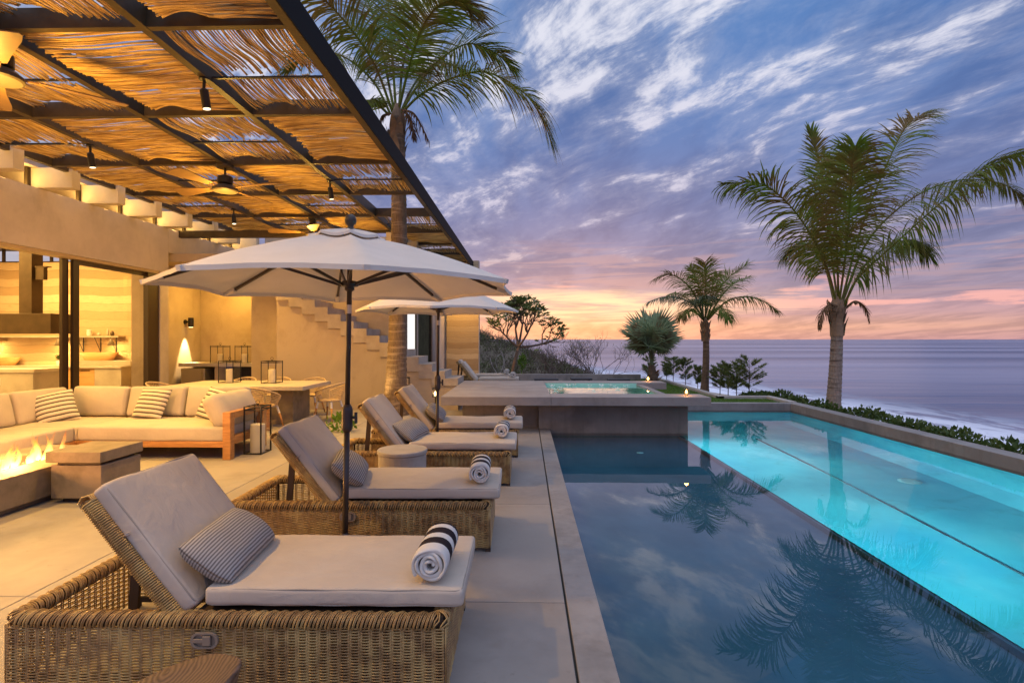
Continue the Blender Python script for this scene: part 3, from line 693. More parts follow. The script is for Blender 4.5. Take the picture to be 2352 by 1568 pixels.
# kitchen
K = Thing('kitchen_counter', 'back kitchen counter with wood cabinets, stone end and raised ledge', 'counter', (-12, 14.8, 0))
b = MB(); b.box(-14.6, -10.85, 14.35, 15.19, .87, .92); K.part('worktop', b, stone_m, bevel=.004)
for k, (xa, xb_) in enumerate([(-13.75, -13.35), (-13.34, -12.75), (-12.74, -12.2), (-12.19, -11.6)]):
    b = MB(); b.box(xa, xb_-.01, 14.40, 15.18, .1, .865); f = K.part('cabinet', b, cab_m, bevel=.003)
    b = MB(); b.box(xa+.12, xb_-.13, 14.385, 14.398, .80, .82); K.part('handle', b, black, parent=f)
b = MB(); b.box(-11.59, -10.86, 14.38, 15.18, 0, .868); K.part('stone_end', b, stone_m)
b = MB(); b.box(-12.35, -10.87, 14.75, 15.18, .925, 1.06); K.part('ledge', b, stone_m, bevel=.004)
I = Thing('kitchen_island', 'stone kitchen island at the left of the open doorway', 'kitchen island', (-12.6, 13.2, 0))
b = MB(); b.box(-14.5, -11.75, 12.75, 13.6, .85, .93); I.part('worktop', b, stone_m, bevel=.005)
b = MB(); b.box(-14.45, -11.8, 12.78, 13.57, 0, .847); I.part('base', b, stone_m)
b = MB(); b.box(-12.75, -12.6, 12.765, 12.778, .55, .72); I.part('socket_plate', b, white)
V = Thing('range_cooker', 'steel range cooker between the island and the cabinets', 'cooker', (-13.95, 14.8, 0))
b = MB(); b.box(-14.3, -13.78, 14.33, 15.0, .05, .90); V.part('body', b, M('brushed_steel', (.5, .47, .42), None, rough=.3, metal=.9), bevel=.01)
b = MB(); b.box(-14.25, -13.83, 14.31, 14.328, .2, .65); V.part('oven_door', b, black)
Hd = Thing('range_hood', 'dark metal range hood with tall square flue over the island', 'range hood', (-11.5, 12.4, 2))
b = MB(); b.box(-12.05, -10.1, 11.35, 11.95, 1.77, 2.2); Hd.part('canopy', b, hood_m, bevel=.004)
b = MB(); b.box(-10.98, -10.70, 11.55, 11.83, 2.203, 4.69); Hd.part('flue', b, hood_m)
b = MB(); b.box(-10.66, -10.48, 11.6, 11.7, 2.95, 3.22); b.box(-10.66, -10.40, 11.58, 11.72, 3.22, 3.24); Hd.part('bracket', b, hood_m)
Sh = Thing('wall_shelf', 'long pale shelf with black brackets on the rammed earth wall', 'shelf', (-13, 15, 1.7))
b = MB(); b.box(-15.8, -11.35, 14.92, 15.19, 1.70, 1.745); Sh.part('board', b, stone_m)
for X in (-13.1, -12.55, -12.05, -11.6):
    b = MB(); b.tube([(X, 14.95, 1.70), (X, 15.17, 1.30)], .009, 5); b.box(X-.01, X+.01, 15.165, 15.185, 1.25, 1.69); Sh.part('bracket', b, black)
for k, (X, lab) in enumerate([(-15.05, 'cone shade wall lamp at the far left of the kitchen shelf'), (-13.05, 'cone shade wall lamp beside the sliding door frame'), (-11.55, 'cone shade wall lamp seen through the door glass')]):
    T_ = Thing('cone_lamp', lab, 'lamp', (X, 15.0, 1.65), 'cone lamps under the kitchen shelf')
    b = MB(); b.rev([(.035, .0), (.05, -.06), (.10, -.2), (.095, -.2), (.045, -.06)], 20, (X, 14.92, 1.67), cap=False); T_.part('lamp_shade', b, M('shade_metal', (.22, .17, .11), None, rough=.4), smooth=True)
    b = MB(); b.rev([(.05, -.2), (.001, -.17)], 14, (X, 14.92, 1.672), cap=False); T_.part('bulb', b, lampglow)
    b = MB(); b.tube([(X, 14.92, 1.66), (X+.15, 15.1, 1.60)], .008, 5); b.rev([(.07, 0), (.07, .02)], 18, (X+.2, 15.17, 1.60)); T_.part('arm', b, M('arm_brass', (.3, .22, .12), None, rough=.4))
    lamp('POINT', 'cone_bulb', Vector((X, 14.93, 1.44)) - Vector(T_.loc), 26, (1, .62, .2), T_.o, size=.04)
for k, (X, lab) in enumerate([(-14.75, 'long tapered wooden dough bowl behind the island'), (-11.95, 'long tapered wooden dough bowl behind the door glass')]):
    bw = MB(); bw.rev([(.5, 0), (.72, .22), (.68, .22), (.48, .03), (.001, .03)], 24, (0, 0, 0), cap=False, sx=.78, sy=.28)
    q = bw.build('wooden_bowl', cab_m, smooth=True); q.location = (X, 14.98, 1.065 if k else .925); tag(q, lab, 'bowl', 'wooden bowls on the kitchen counter')
b = MB(); b.rev([(.05, 0), (.065, .06), (.055, .15), (.06, .17), (.052, .165), (.001, .02)], 20, cap=False); q = b.build('pitcher', white, smooth=True); q.location = (-12.28, 14.85, 1.29); q.parent = None
q.location = (-12.28, 15.05, 1.75); tag(q, 'small white pitcher standing on the kitchen shelf', 'pitcher')
for k, (X, h, r_, lab) in enumerate([(-12.0, .09, .05, 'squat cup on the kitchen shelf'), (-11.75, .2, .03, 'slim bottle on the kitchen shelf'), (-11.62, .14, .05, 'dark jar on the kitchen shelf')]):
    b = MB(); b.rev([(r_*.8, 0), (r_, h*.3), (r_, h*.7), (r_*.5, h*.85), (r_*.5, h)], 16); q = b.build('cup' if k == 0 else 'jar', hood_m if k == 2 else stone_m, smooth=True); q.location = (X, 15.05, 1.747); tag(q, lab, 'kitchenware')
P_t = Thing('potted_plant', 'small plant in a white pot on the kitchen worktop', 'plant', (-12.9, 14.8, .922))
b = MB(); b.rev([(.07, 0), (.10, .14), (.09, .14), (.001, .12)], 18, (-12.9, 14.8, .922), cap=False); P_t.part('pot', b, white, smooth=True)
b = MB(); rp = random.Random(2)
for k in range(60):
    d = Vector((rp.gauss(0, 1), rp.gauss(0, 1), abs(rp.gauss(.5, .8)))).normalized(); p0 = Vector((-12.9, 14.8, 1.07)); p1 = p0 + d*rp.uniform(.1, .2); s_ = d.cross(Vector((0, 0, 1))).normalized()*.025
    b.add([p0+d*.03, p1+s_-d*.06, p1+d*.01, p1-s_-d*.06], [(0, 1, 2, 3)])
P_t.part('foliage', b, hedge_m)

# =================================================================== PERGOLA
stick_x = M('dry_sticks_across', (.72, .50, .20), (.22, .12, .04), 1.4, .75, stretch=(1.0, 26, 1))
stick_y = M('dry_sticks_along', (.72, .50, .20), (.22, .12, .04), 1.4, .75, stretch=(26, 1.0, 1))
PG = Thing('pergola', 'dark steel pergola roofed with mats of dry sticks over the terrace', 'pergola', (-5, 8, 4.6))
cx = [-2.22, -3.63, -5.09, -6.60, -8.10]; ry = [-1.0, 1.1, 3.1, 5.1, 7.12, 9.12, 11.06, 13.03, 15.05, 17.0, 19.0, 21.0, 22.7]
hb = .045
for i, X in enumerate(cx):
    y1 = 22.7+hb if i < 2 else 15.05+hb
    b = MB(); b.box(X-hb, X+hb, -1.0, y1, 4.6, 4.82); PG.part('beam', b, steel)
b = MB(); b.box(-2.172, -2.16, -1.0, 22.75, 4.60, 4.90); PG.part('edge_plate', b, M('edge_steel', (.006, .006, .008), None, rough=.7, spec=.1))
for j, Y in enumerate(ry):
    b = MB()
    for i in range(4):
        if i > 0 and Y > 15.2: continue
        b.box(cx[i+1]+hb, cx[i]-hb, Y-.035, Y+.035, 4.603, 4.80)
    PG.part('cross_beam', b, steel)
b = MB(); b.box(-8.59, -5.2, 13.3, 13.42, 4.17, 4.34); b.box(-5.32, -5.2, 13.3, 13.42, 4.34, 4.60); PG.part('bracket_beam', b, steel)
def mat_mesh(kind, seed, L, W):
    """kind 'x': sticks run along x (bay 1.37 wide, W long in y). kind 'y': two half mats along y with a batten and a gap"""
    r_ = random.Random(seed); b = MB()
    ph = r_.uniform(0, 6)
    def wavez(x, y): return .022*math.sin(x*3.1+ph) + .022*math.sin(y*4.3+ph*2) + .02*mnoise.noise(Vector((x*2, y*2, seed))) + .13*math.exp(-((x-.38)/.22)**2)*max(0, (y-W+.5)/.5)**2
    def stick(p0, p1, rad):
        N = 7; pts = []; a1, a2, f1, f2 = r_.uniform(.002, .007), r_.uniform(.002, .007), r_.uniform(3, 8), r_.uniform(3, 8); p_, q_ = r_.uniform(0, 6), r_.uniform(0, 6)
        d = (Vector(p1)-Vector(p0)); s = Vector((-d.y, d.x, 0)).normalized()
        for k in range(N+1):
            u = k/N; p = Vector(p0)+d*u + s*(a1*math.sin(f1*u+p_)+.009*math.sin(6*u+ph+p0[1]*2)); p.z += wavez(p.x, p.y) + a2*math.sin(f2*u+q_); pts.append(p)
        r0 = rad*r_.uniform(.8, 1.25); r1 = rad*r_.uniform(.5, .95)
        if r_.random() < .5: r0, r1 = r1, r0
        b.tube(pts, [r0+(r1-r0)*k/N for k in range(N+1)], 4)
    if kind == 'x':
        y = .03
        while y < W-.02:
            x0 = r_.uniform(.07, .14) + .05*math.sin(y*2.2+ph); x1 = L - r_.uniform(-.02, .03)
            zz = r_.uniform(-.008, .008)
            if r_.random() < .25:
                xm = r_.uniform(.4, 1.0); stick((x0, y, zz), (xm, y+r_.uniform(-.01, .01), zz), .013); stick((xm-.1, y+.012, zz+.01), (x1, y+.012, zz), .013)
            else: stick((x0, y, zz), (x1, y+r_.uniform(-.012, .012), zz), .0135)
            if r_.random() < .4: stick((x0+r_.uniform(-.03, .1), y+.014, .032), (x1-r_.uniform(0, .1), y+.014, .032), .0145)
            y += r_.uniform(.025, .032)
    else:
        half = W/2
        for (a, c) in ((.03, half-.03), (half+.14, W-.02)):
            x = .10
            while x < L-.02:
                sl = r_.uniform(-.02, .02)
                stick((x, a - r_.uniform(-.02, .05), r_.uniform(-.008, .008)), (x+sl, c + r_.uniform(-.05, .10 if a < .1 else .02), r_.uniform(-.008, .008)), .0125)
                if r_.random() < .3: stick((x+.016, a+r_.uniform(0, .1), .03), (x+sl+.016, c-r_.uniform(0, .1), .03), .013)
                x += r_.uniform(.026, .035)
    return b
protos = {}
for kind in 'xy':
    for sd_ in (1, 2, 3):
        protos[kind+str(sd_)] = None
for j in range(1, len(ry)-1):
    for i in range(4):
        if i > 0 and ry[j] > 15.0: continue
        if i == 0 and 11.0 < ry[j] < 12: continue
        if ry[j] < 1.0: continue
        kind = 'y' if (i+j) % 2 == 1 else 'x'; key = kind+str(1+(i*2+j) % 3)
        W = ry[j+1]-ry[j]-.07
        if protos[key] is None:
            o_ = mat_mesh(kind, ord(key[0])*7+int(key[1]), 1.37, 1.93).build('stick_mat', stick_x if kind == 'x' else stick_y, PG.o, smooth=True); protos[key] = o_
        else: o_ = protos[key].copy(); COL.objects.link(o_)
        o_.location = Vector((cx[i+1]+.045, ry[j]+.035, 4.665)) - Vector(PG.loc); o_.scale = (1, W/1.93, 1)
        if kind == 'y':
            b = MB(); b.box(cx[i+1]+.05, cx[i]-.05, ry[j]+.035+W/2+.03, ry[j]+.035+W/2+.065, 4.632, 4.652); PG.part('batten', b, black)

# spotlights under the beams
spots = [(-3.63, 6.07, 'nearest big spotlight under the pergola, left of the palm'), (-6.60, 8.11, 'spotlight under the pergola nearest the stepped rafters'), (-3.63, 10.05, 'lit spotlight under the pergola above the umbrella finial'),
         (-6.60, 12.18, 'small spotlight under the pergola between the fans'), (-2.95, 19.0, 'far small spotlight under the outer pergola strip'), (-3.63, 2.1, 'spotlight under the pergola beam behind the nearest lounger'), (-6.60, 4.15, 'spotlight under the pergola over the fire table')]
for k, (X, Y, lab) in enumerate(spots):
    T_ = Thing('spotlight', lab, 'spotlight', (X, Y, 4.6), 'black spotlights under the pergola')
    dirv = Vector((.12, .08, -1)).normalized() if k != 3 else Vector((.1, -.1, -1)).normalized()
    p0 = Vector((X, Y, 4.598)); p1 = p0 + Vector((0, 0, -.14))
    b = MB(); b.rev([(.055, -.02), (.055, 0)], 16, (X, Y, 4.598)); b.tube([p0, p1], .018, 6); T_.part('stem', b, black)
    c0 = p1 - dirv*.02; c1 = p1 + dirv*.20
    b = MB(); b.tube([c0, c0+dirv*.02, c1], [.03, .046, .046], 16); T_.part('housing', b, black, smooth=False)
    b = MB(); b.tube([c1, c1+dirv*.004], .04, 14); T_.part('lens', b, emit('spot_lens', (1, .80, .50), 2.5))
    e_ = [620, 820, 560, 700, 90, 560, 900][k]
    lamp('SPOT', 'spot_beam', (c1+dirv*.02) - Vector(T_.loc), e_, (1, .54, .09), T_.o, size=.05, target=(c1+dirv*2) - Vector(T_.loc), cone=(108 if X < -6 else 124), blend=1)

def ceiling_fan(loc, phase, lab):
    T_ = Thing('ceiling_fan', lab, 'ceiling fan', loc, 'ceiling fans under the pergola'); X, Y, Z = loc
    b = MB(); b.rev([(.13, -.05), (.14, -.03), (.14, 0)], 24, (X, Y, Z)); T_.part('ceiling_rose', b, steel, smooth=False)
    b = MB(); b.tube([(X, Y, Z-.05), (X, Y, Z-.33)], .018, 8); b.rev([(.07, -.33), (.12, -.31), (.12, -.20), (.05, -.17)], 20, (X, Y, Z)); T_.part('motor', b, black)
    b = MB(); b.rev([(.02, -.455), (.18, -.45), (.2, -.435), (.2, -.40), (.12, -.34)], 32, (X, Y, Z)); T_.part('hub_disc', b, M('fan_disc', (.07, .055, .035), None, rough=.45), smooth=False)
    blade = M('fan_blade', (.27, .155, .06), (.21, .12, .045), 4, .45)
    for q in range(4):
        a = R(phase+90*q); ca, sa = math.cos(a), math.sin(a)
        def tr(r, s, h): return (X+r*ca-s*sa, Y+r*sa+s*ca, Z-.39+h)
        b = MB(); b.tube([tr(.15, 0, 0), tr(.33, 0, .0)], .012, 5)
        outl = [(.30, .055), (.5, .075), (.85, .13), (.98, .13), (1.03, .10)]
        vs = []
        for (r, wd) in outl:
            for (sg, h) in ((-1, -.03), (1, .03)): vs += [tr(r, sg*wd, h*wd/.13), tr(r, sg*wd, h*wd/.13+.012)]
        fs = []
        for i in range(len(outl)-1):
            a0 = i*4; c0 = a0+4
            fs += [(a0, a0+2, c0+2, c0), (a0+1, c0+1, c0+3, a0+3), (a0, c0, c0+1, a0+1), (a0+2, a0+3, c0+3, c0+2)]
        fs += [(0, 1, 3, 2), (len(vs)-4, len(vs)-2, len(vs)-1, len(vs)-3)]
        b.add(vs, fs); T_.part('blade', b, blade)
    lamp('POINT', 'mat_fill', (0, 0, -.80), 105, (1, .54, .09), T_.o, size=.12)  # added fill light for the stick mats; the fan itself has no lamp
ceiling_fan((-5.09, 9.12, 4.6), -15, 'ceiling fan with four paddles in the middle of the pergola')
ceiling_fan((-5.09, 5.14, 4.6), 46, 'large near ceiling fan cut by the left edge of the photo')
ceiling_fan((-5.09, 13.03, 4.6), 20, 'farthest ceiling fan, half hidden behind the umbrella top')

# =================================================================== SUN LOUNGERS
def weave(b, o, U, Vv, Nn, L, Hh, s=.048, pitch=.0066, r=.0039, amp=.0045, seg=3):
    o, U, Vv, Nn = map(Vector, (o, U, Vv, Nn)); ns = max(2, round(L/s)); s = L/ns; rows = int(Hh/pitch)
    for k in range(rows):
        sg = 1 if k % 2 else -1; pts = []
        for i in range(ns*seg+1):
            u = i/(ns*seg)*L; pts.append(o + U*u + Vv*((k+.5)*pitch) + Nn*(sg*amp*math.sin(PI*u/s)))
        # flattened four-sided strand
        m = len(pts); vs = []
        for p in pts: vs += [p+Nn*r*.8, p+Vv*r, p-Nn*r*.8, p-Vv*r]
        fs = [(i*4+j, i*4+(j+1) % 4, i*4+4+(j+1) % 4, i*4+4+j) for i in range(m-1) for j in range(4)]
        b.add(vs, fs)
    for i in range(ns+1):
        for dd in (-.006, .006): b.tube([o+U*(i*s+dd), o+U*(i*s+dd)+Vv*Hh], .0035, 4)
def rimwrap(b, path, ra, rb, pitch=.0092, slant=.05, closed=True):
    """cane wound over a rail following path (list of points, z constant)"""
    P = [Vector(p) for p in path]
    if closed: P = P+[P[0]]
    seg = [(P[i+1]-P[i]).length for i in range(len(P)-1)]; tot = sum(seg)
    def pos(s):
        s = s % tot if closed else max(0, min(tot-1e-4, s)); i = 0
        while s > seg[i]+1e-9: s -= seg[i]; i += 1
        T = (P[i+1]-P[i]).normalized(); return P[i]+T*s, Vector((T.y, -T.x, 0))
    s = 0; k = 0
    while s < tot:
        pts = []; bump = 1+.10*math.sin(2*PI*s/.05)
        for q in range(9):
            a = PI*(-.18+1.36*q/8); c, Nn = pos(s+slant*(q/8-.5)*(1 if k % 2 else .75))
            pts.append(c + Nn*math.cos(a)*ra*bump + Vector((0, 0, math.sin(a)*rb*bump)))
        b.tube(pts, .0040, 4, cap=False); s += pitch; k += 1
def make_lounger():
    root = thing('sun_lounger', 'x', 'sun lounger')
    W, L = .88, 2.07
    b = MB(); weave(b, (.02, .012, .03), (1, 0, 0), (0, 0, 1), (0, -1, 0), L-.04, .30); b.build('side_panel', wick, root, smooth=True)
    b = MB(); weave(b, (.02, W-.012, .03), (1, 0, 0), (0, 0, 1), (0, 1, 0), L-.04, .30, pitch=.011, r=.0033, s=.06, seg=2); b.build('side_panel', wick, root, smooth=True)
    b = MB(); weave(b, (.012, .02, .03), (0, 1, 0), (0, 0, 1), (-1, 0, 0), W-.04, .30, pitch=.012, s=.045, seg=2); b.build('end_panel', wick, root, smooth=True)
    b = MB(); weave(b, (L-.012, .02, .03), (0, 1, 0), (0, 0, 1), (1, 0, 0), W-.04, .30); b.build('end_panel', wick, root, smooth=True)
    b = MB(); m = .04; c_ = .02
    path = [(m, m+c_, .345), (m+c_*.3, m+c_*.3, .345), (m+c_, m, .345), (L-m-c_, m, .345), (L-m-c_*.3, m+c_*.3, .345), (L-m, m+c_, .345), (L-m, W-m-c_, .345), (L-m-c_*.3, W-m-c_*.3, .345), (L-m-c_, W-m, .345), (m+c_, W-m, .345), (m+c_*.3, W-m-c_*.3, .345), (m, W-m-c_, .345)]
    rimwrap(b, [(p[0], p[1], p[2]) for p in path], .042, .036); b.build('woven_rim', wick, root, smooth=True)
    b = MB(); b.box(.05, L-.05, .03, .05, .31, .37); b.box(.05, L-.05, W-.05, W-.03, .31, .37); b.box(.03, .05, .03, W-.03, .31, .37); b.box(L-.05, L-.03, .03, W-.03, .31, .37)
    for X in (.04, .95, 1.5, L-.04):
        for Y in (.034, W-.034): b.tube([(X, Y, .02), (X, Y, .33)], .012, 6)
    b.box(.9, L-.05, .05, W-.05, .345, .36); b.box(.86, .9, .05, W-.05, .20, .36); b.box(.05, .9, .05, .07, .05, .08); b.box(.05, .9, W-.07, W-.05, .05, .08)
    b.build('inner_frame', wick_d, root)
    for X in (.0, L-.06):
        for Y in (.0, W-.06):
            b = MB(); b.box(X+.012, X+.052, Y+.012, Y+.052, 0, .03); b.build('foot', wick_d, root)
    # seat cushion
    def seatx(o): return Vector((1.515+o.x, .44+o.y, .43+o.z))
    b = MB(); b.rbox(.615, .36, .042, .022, puff=.010, wr=.009, nx=22, ny=12, nz=1, xf=seatx, seed=1); sc_ = b.build('seat_cushion', linen, root, smooth=True)
    def loop(hx, hy, z, xf, r=.0035, bb=None):
        pts = []; rr = .03
        for (sx, sy, a0) in ((1, 1, 0), (-1, 1, 90), (-1, -1, 180), (1, -1, 270)):
            for q in range(4):
                a = R(a0+30*q); pts.append(xf(Vector((sx*(hx-rr)+rr*math.cos(a), sy*(hy-rr)+rr*math.sin(a), z))))
        dense = []
        for i in range(len(pts)):
            p, q = pts[i], pts[(i+1) % len(pts)]; n_ = max(1, int((q-p).length/.06))
            for u in range(n_):
                v = p.lerp(q, u/n_); v.z += .0015*math.sin(v.x*23+v.y*17); dense.append(v)
        dense.append(dense[0].copy()); bb.tube(dense, r, 5, cap=False)
    b = MB(); loop(.608, .353, .036, seatx, bb=b); loop(.608, .353, -.036, seatx, bb=b); b.build('piping', piping_m, sc_, smooth=True)
    # back rest, 52 degrees
    ang = R(52); ux = Vector((-math.cos(ang), 0, math.sin(ang))); nz = Vector((math.sin(ang), 0, math.cos(ang)))
    base = Vector((.87, .44, .395)); 
    def backx(o): return base + ux*(.365+o.x) + Vector((0, 1, 0))*o.y - nz*(.042) + nz*o.z
    b = MB(); b.rbox(.365, .36, .042, .022, puff=.016, wr=.012, nx=14, ny=12, nz=1, xf=backx, seed=4); bc = b.build('back_cushion', linen, root, smooth=True)
    b = MB(); loop(.358, .353, .036, backx, bb=b); loop(.358, .353, -.036, backx, bb=b); b.build('piping', piping_m, bc, smooth=True)
    b = MB(); b.tube([backx(Vector((.10, -.352, -.04))), backx(Vector((.10, -.372, -.01))), backx(Vector((.10, -.366, .0)))], .012, 4, flat=.3); b.build('tie_strap', canvas, bc)
    bb0 = base - nz*.108
    b = MB()
    for yy in (.075, .805): b.tube([Vector((bb0.x, yy, bb0.z)), Vector((bb0.x, yy, bb0.z))+ux*.70], .016, 6)
    weave(b, Vector((bb0.x, .06, bb0.z)), ux, (0, 1, 0), -nz, .70, .76, pitch=.0125, r=.0038, s=.045, seg=2)
    p0 = Vector((bb0.x, 0, bb0.z))
    pts_ = []
    k = 0.0
    while k < .70:
        for yy, sg in ((.075, -1), (.805, 1)):
            c = p0+ux*k+Vector((0, yy, 0)); b.tube([c+nz*.034+Vector((0, -sg*.01, 0)), c+nz*.03+Vector((0, sg*.018, 0)), c+Vector((0, sg*.03, 0)), c-nz*.03+Vector((0, sg*.018, 0)), c-nz*.034+Vector((0, -sg*.01, 0))], .0048, 4, cap=False)
        k += .0115
    yv = .06
    while yv < .82:
        c = p0+ux*.70+Vector((0, yv, 0)); b.tube([c+nz*.034-ux*.01, c+nz*.03+ux*.018, c+ux*.03, c-nz*.03+ux*.018, c-nz*.034-ux*.01], .0048, 4, cap=False); yv += .0115
    b.build('backrest_frame', wick, root, smooth=True)
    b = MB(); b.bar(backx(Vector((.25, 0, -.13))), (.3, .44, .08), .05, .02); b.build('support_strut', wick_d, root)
    # recline latch: oval plate with a paddle
    b = MB()
    def stad(hx, hz, y, n=8):
        out_ = []
        for q in range(n+1): a = -PI/2+PI*q/n; out_.append((hx+hz*math.cos(a), y, hz*math.sin(a)))
        for q in range(n+1): a = PI/2+PI*q/n; out_.append((-hx+hz*math.cos(a), y, hz*math.sin(a)))
        return out_
    cc = Vector((.955, 0, .275)); o1, o2, o3 = stad(.028, .036, -.012), stad(.024, .028, -.012), stad(.024, .028, -.002); bk = stad(.028, .036, .0); N_ = len(o1)
    for A, B_ in ((bk, o1), (o1, o2), (o2, o3)):
        b.add([cc+Vector(p) for p in A]+[cc+Vector(p) for p in B_], [(i, (i+1) % N_, N_+(i+1) % N_, N_+i) for i in range(N_)])
    b.add([cc+Vector(p) for p in o3], [tuple(range(N_))]); b.box(cc.x-.05, cc.x-.005, -.015, -.003, cc.z-.009, cc.z+.009); b.box(cc.x-.006, cc.x+.03, -.016, -.003, cc.z-.022, cc.z+.022)
    b.build('latch', M('latch_plastic', (.24, .19, .15), None, rough=.5), root, bevel=.002)
    return root
towel0 = None
def make_towel(loc, rz, lab):
    global towel0
    if towel0 is None:
        b = MB(); turns = 3.6; N = 110; th = .0085; rr = random.Random(4)
        def rad(a): return .016 + (.088-.016-.004)*(a/(turns*2*PI))
        sec = []
        for i in range(N+1):
            a = turns*2*PI*i/N; wob = 1+.05*math.sin(a*1.7+1)+.03*math.sin(a*3.3); sec.append((a, rad(a)*wob))
        rows = [0, .012, .03]+[.06+.36*q/10 for q in range(10)]+[.42]
        # spiral sheet with thickness
        vs = []; W_ = N+1
        for side in (1, -1):
            for yi, yv in enumerate(rows):
                pull = (.006 if yi == 0 else 0)
                for (a, r_) in sec:
                    q = r_ + side*th*(.35 if yi == 0 else 1)*1.0
                    endb = .012*math.sin(a*2.3) if yi == 0 else 0
                    zz = math.sin(a)*q; 
                    vs.append((math.cos(a)*q*1.02, yv+endb*.6+pull, max(zz, -.082)))
        nr = len(rows); fs = []
        for yi in range(nr-1):
            for i in range(N):
                a0 = yi*W_+i; fs.append((a0, a0+1, a0+1+W_, a0+W_))
                c0 = nr*W_+a0; fs.append((c0, c0+W_, c0+1+W_, c0+1))
        for i in range(N):
            a0 = i; c0 = nr*W_+i; fs.append((a0, c0, c0+1, a0+1))
            a1 = (nr-1)*W_+i; c1 = nr*W_+a1; fs.append((a1, a1+1, c1+1, c1))
        for yi in range(nr-1):
            for i in (0, N):
                a0 = yi*W_+i; c0 = nr*W_+a0; fs.append((a0, a0+W_, c0+W_, c0))
        b.add(vs, fs); towel0 = b.build('rolled_towel', towel_m, smooth=True); o = towel0
        # cap the far end
    else: o = towel0.copy(); COL.objects.link(o)
    o.location = loc; o.rotation_euler = (0, 0, rz); o.scale = (random.uniform(.94, 1.05), random.uniform(.92, 1.05), random.uniform(.93, 1.03)); tag(o, lab, 'towel', 'rolled towels on the loungers')
pillow0 = None
def make_lumbar(loc, rz, lab, sc_=1.0):
    global pillow0
    if pillow0 is None:
        b = MB()
        def xf(o):
            u, v = o.x/.33, o.y/.165
            k = (1-min(1, abs(u))**3.2)*(1-min(1, abs(v))**2.6); z = math.copysign(1, o.z)*(.004+.082*max(0, k)**.55)
            pin = 1-.10*abs(u)**2*abs(v)**2; ed = 1-.035*math.cos(v*PI/2)*abs(u)**6
            return Vector((o.x*pin*ed, o.y*(1-.10*(1-abs(u)**2)*abs(v)**6)*pin, z + .006*mnoise.noise(Vector((o.x*9, o.y*9, z*5)))))
        b.rbox(.33, .165, .08, .001, nx=30, ny=22, nz=2, xf=xf)
        pillow0 = b.build('lumbar_pillow', lumbar_m, smooth=True); o = pillow0
    else: o = pillow0.copy(); COL.objects.link(o)
    o.location = loc
    # pillow long axis across the lounger, height axis leaning on the back rest
    a = R(36); hx_ = Vector((-math.cos(a), 0, math.sin(a))); X_ = Vector((0, -1, 0)); Zn = X_.cross(hx_)
    Mx = Matrix((X_, hx_, Zn)).transposed(); o.rotation_euler = (Matrix.Rotation(rz, 3, 'Z') @ Mx).to_euler(); o.scale = (sc_,)*3
    tag(o, lab, 'pillow', 'pinstriped lumbar pillows on the loungers')
    return o
proto = make_lounger()
LG = [(-2.42, 2.45, 'nearest wicker sun lounger with back cushion raised, filling the lower left'), (-2.33, 4.18, 'second wicker sun lounger, directly behind the near umbrella pole'),
      (-2.23, 6.10, 'third wicker sun lounger, behind the round concrete side table'), (-2.16, 7.56, 'fourth wicker sun lounger, behind the far umbrella pole'),
      (-2.32, 16.49, 'nearer of two sun loungers beyond the spa, by the banded earth wall'), (-2.62, 18.1, 'farther of two sun loungers beyond the spa, by the banded earth wall')]
for k, (X, Y, lab) in enumerate(LG):
    o = proto if k == 0 else copy_tree(proto)
    o.location = (X, Y, 0); tag(o, lab, 'sun lounger', 'wicker sun loungers in a row'); o.rotation_euler = (0, 0, R([.6, .9, .3, .8, .5, -.4][k]))
for k, (X, Y, lab) in enumerate(LG[1:], 1):
    rt_ = [q for q in bpy.data.objects if q.parent is None and q.get('label') == lab][0]
    for ch in [q for q in bpy.data.objects if q.parent == rt_ and 'cushion' in q.name]:
        ch.data = ch.data.copy()
        for v in ch.data.vertices:
            p = v.co; nn = mnoise.noise(Vector((p.x*3.3+k*7, p.y*4, p.z*3))); v.co = p+Vector((.006*nn, .006*mnoise.noise(Vector((p.y*5, k*3, p.x*4))), .010*nn))
words = ['nearest lounger', 'second lounger', 'third lounger', 'fourth lounger', 'nearer lounger beyond the spa', 'farther lounger beyond the spa']
TW = [(-.455, 2.58, .568, -1), (-.365, 4.36, .568, 2), (-.28, 6.40, .568, -2), (-.22, 7.92, .568, 1), (-.36, 16.6, .568, 3), (-.62, 18.2, .568, 0)]
for k, (X, Y, Z, a) in enumerate(TW): make_towel((X, Y, Z), R(a), 'rolled white towel with black stripes on the foot of the '+words[k])
PL = [(-1.56, 2.86, .572, 6), (-1.47, 4.56, .58, 13), (-1.37, 6.55, .57, -9), (-1.30, 7.95, .585, 5)]
for k, (X, Y, Z, a) in enumerate(PL): make_lumbar((X, Y, Z), R(a), 'grey pinstriped lumbar pillow leaning on the back of the '+words[k])

# small side tables
T_ = Thing('side_table', 'round grey concrete drum table between the second and third loungers', 'side table', (-1.30, 5.74, 0))
b = MB(); b.rev([(.235, .0), (.25, .01), (.25, .44), (.245, .446)], 56, (-1.30, 5.74, 0)); T_.part('base', b, drum_m, smooth=False)
b = MB(); b.rev([(.25, .449), (.262, .455), (.262, .482), (.255, .49)], 56, (-1.30, 5.74, 0)); T_.part('table_top', b, drum_m, smooth=False)
stoolm = bpy.data.materials.new('weathered_wood'); stoolm.use_nodes = True; t = NT(stoolm.node_tree)
o_ = t.a('ShaderNodeOutputMaterial'); p = t.a('ShaderNodeBsdfPrincipled'); t.ln(p.outputs[0], o_.inputs[0])
co = t.a('ShaderNodeTexCoord').outputs['Object']; wv = t.a('ShaderNodeTexWave', wave_type='RINGS', rings_direction='Z'); t.put(wv.inputs[0], t.mapping(co, loc=(.06, -.03, 0), scale=(1, .55, 1)))
wv.inputs['Scale'].default_value = 22; wv.inputs['Distortion'].default_value = 6; wv.inputs['Detail'].default_value = 3
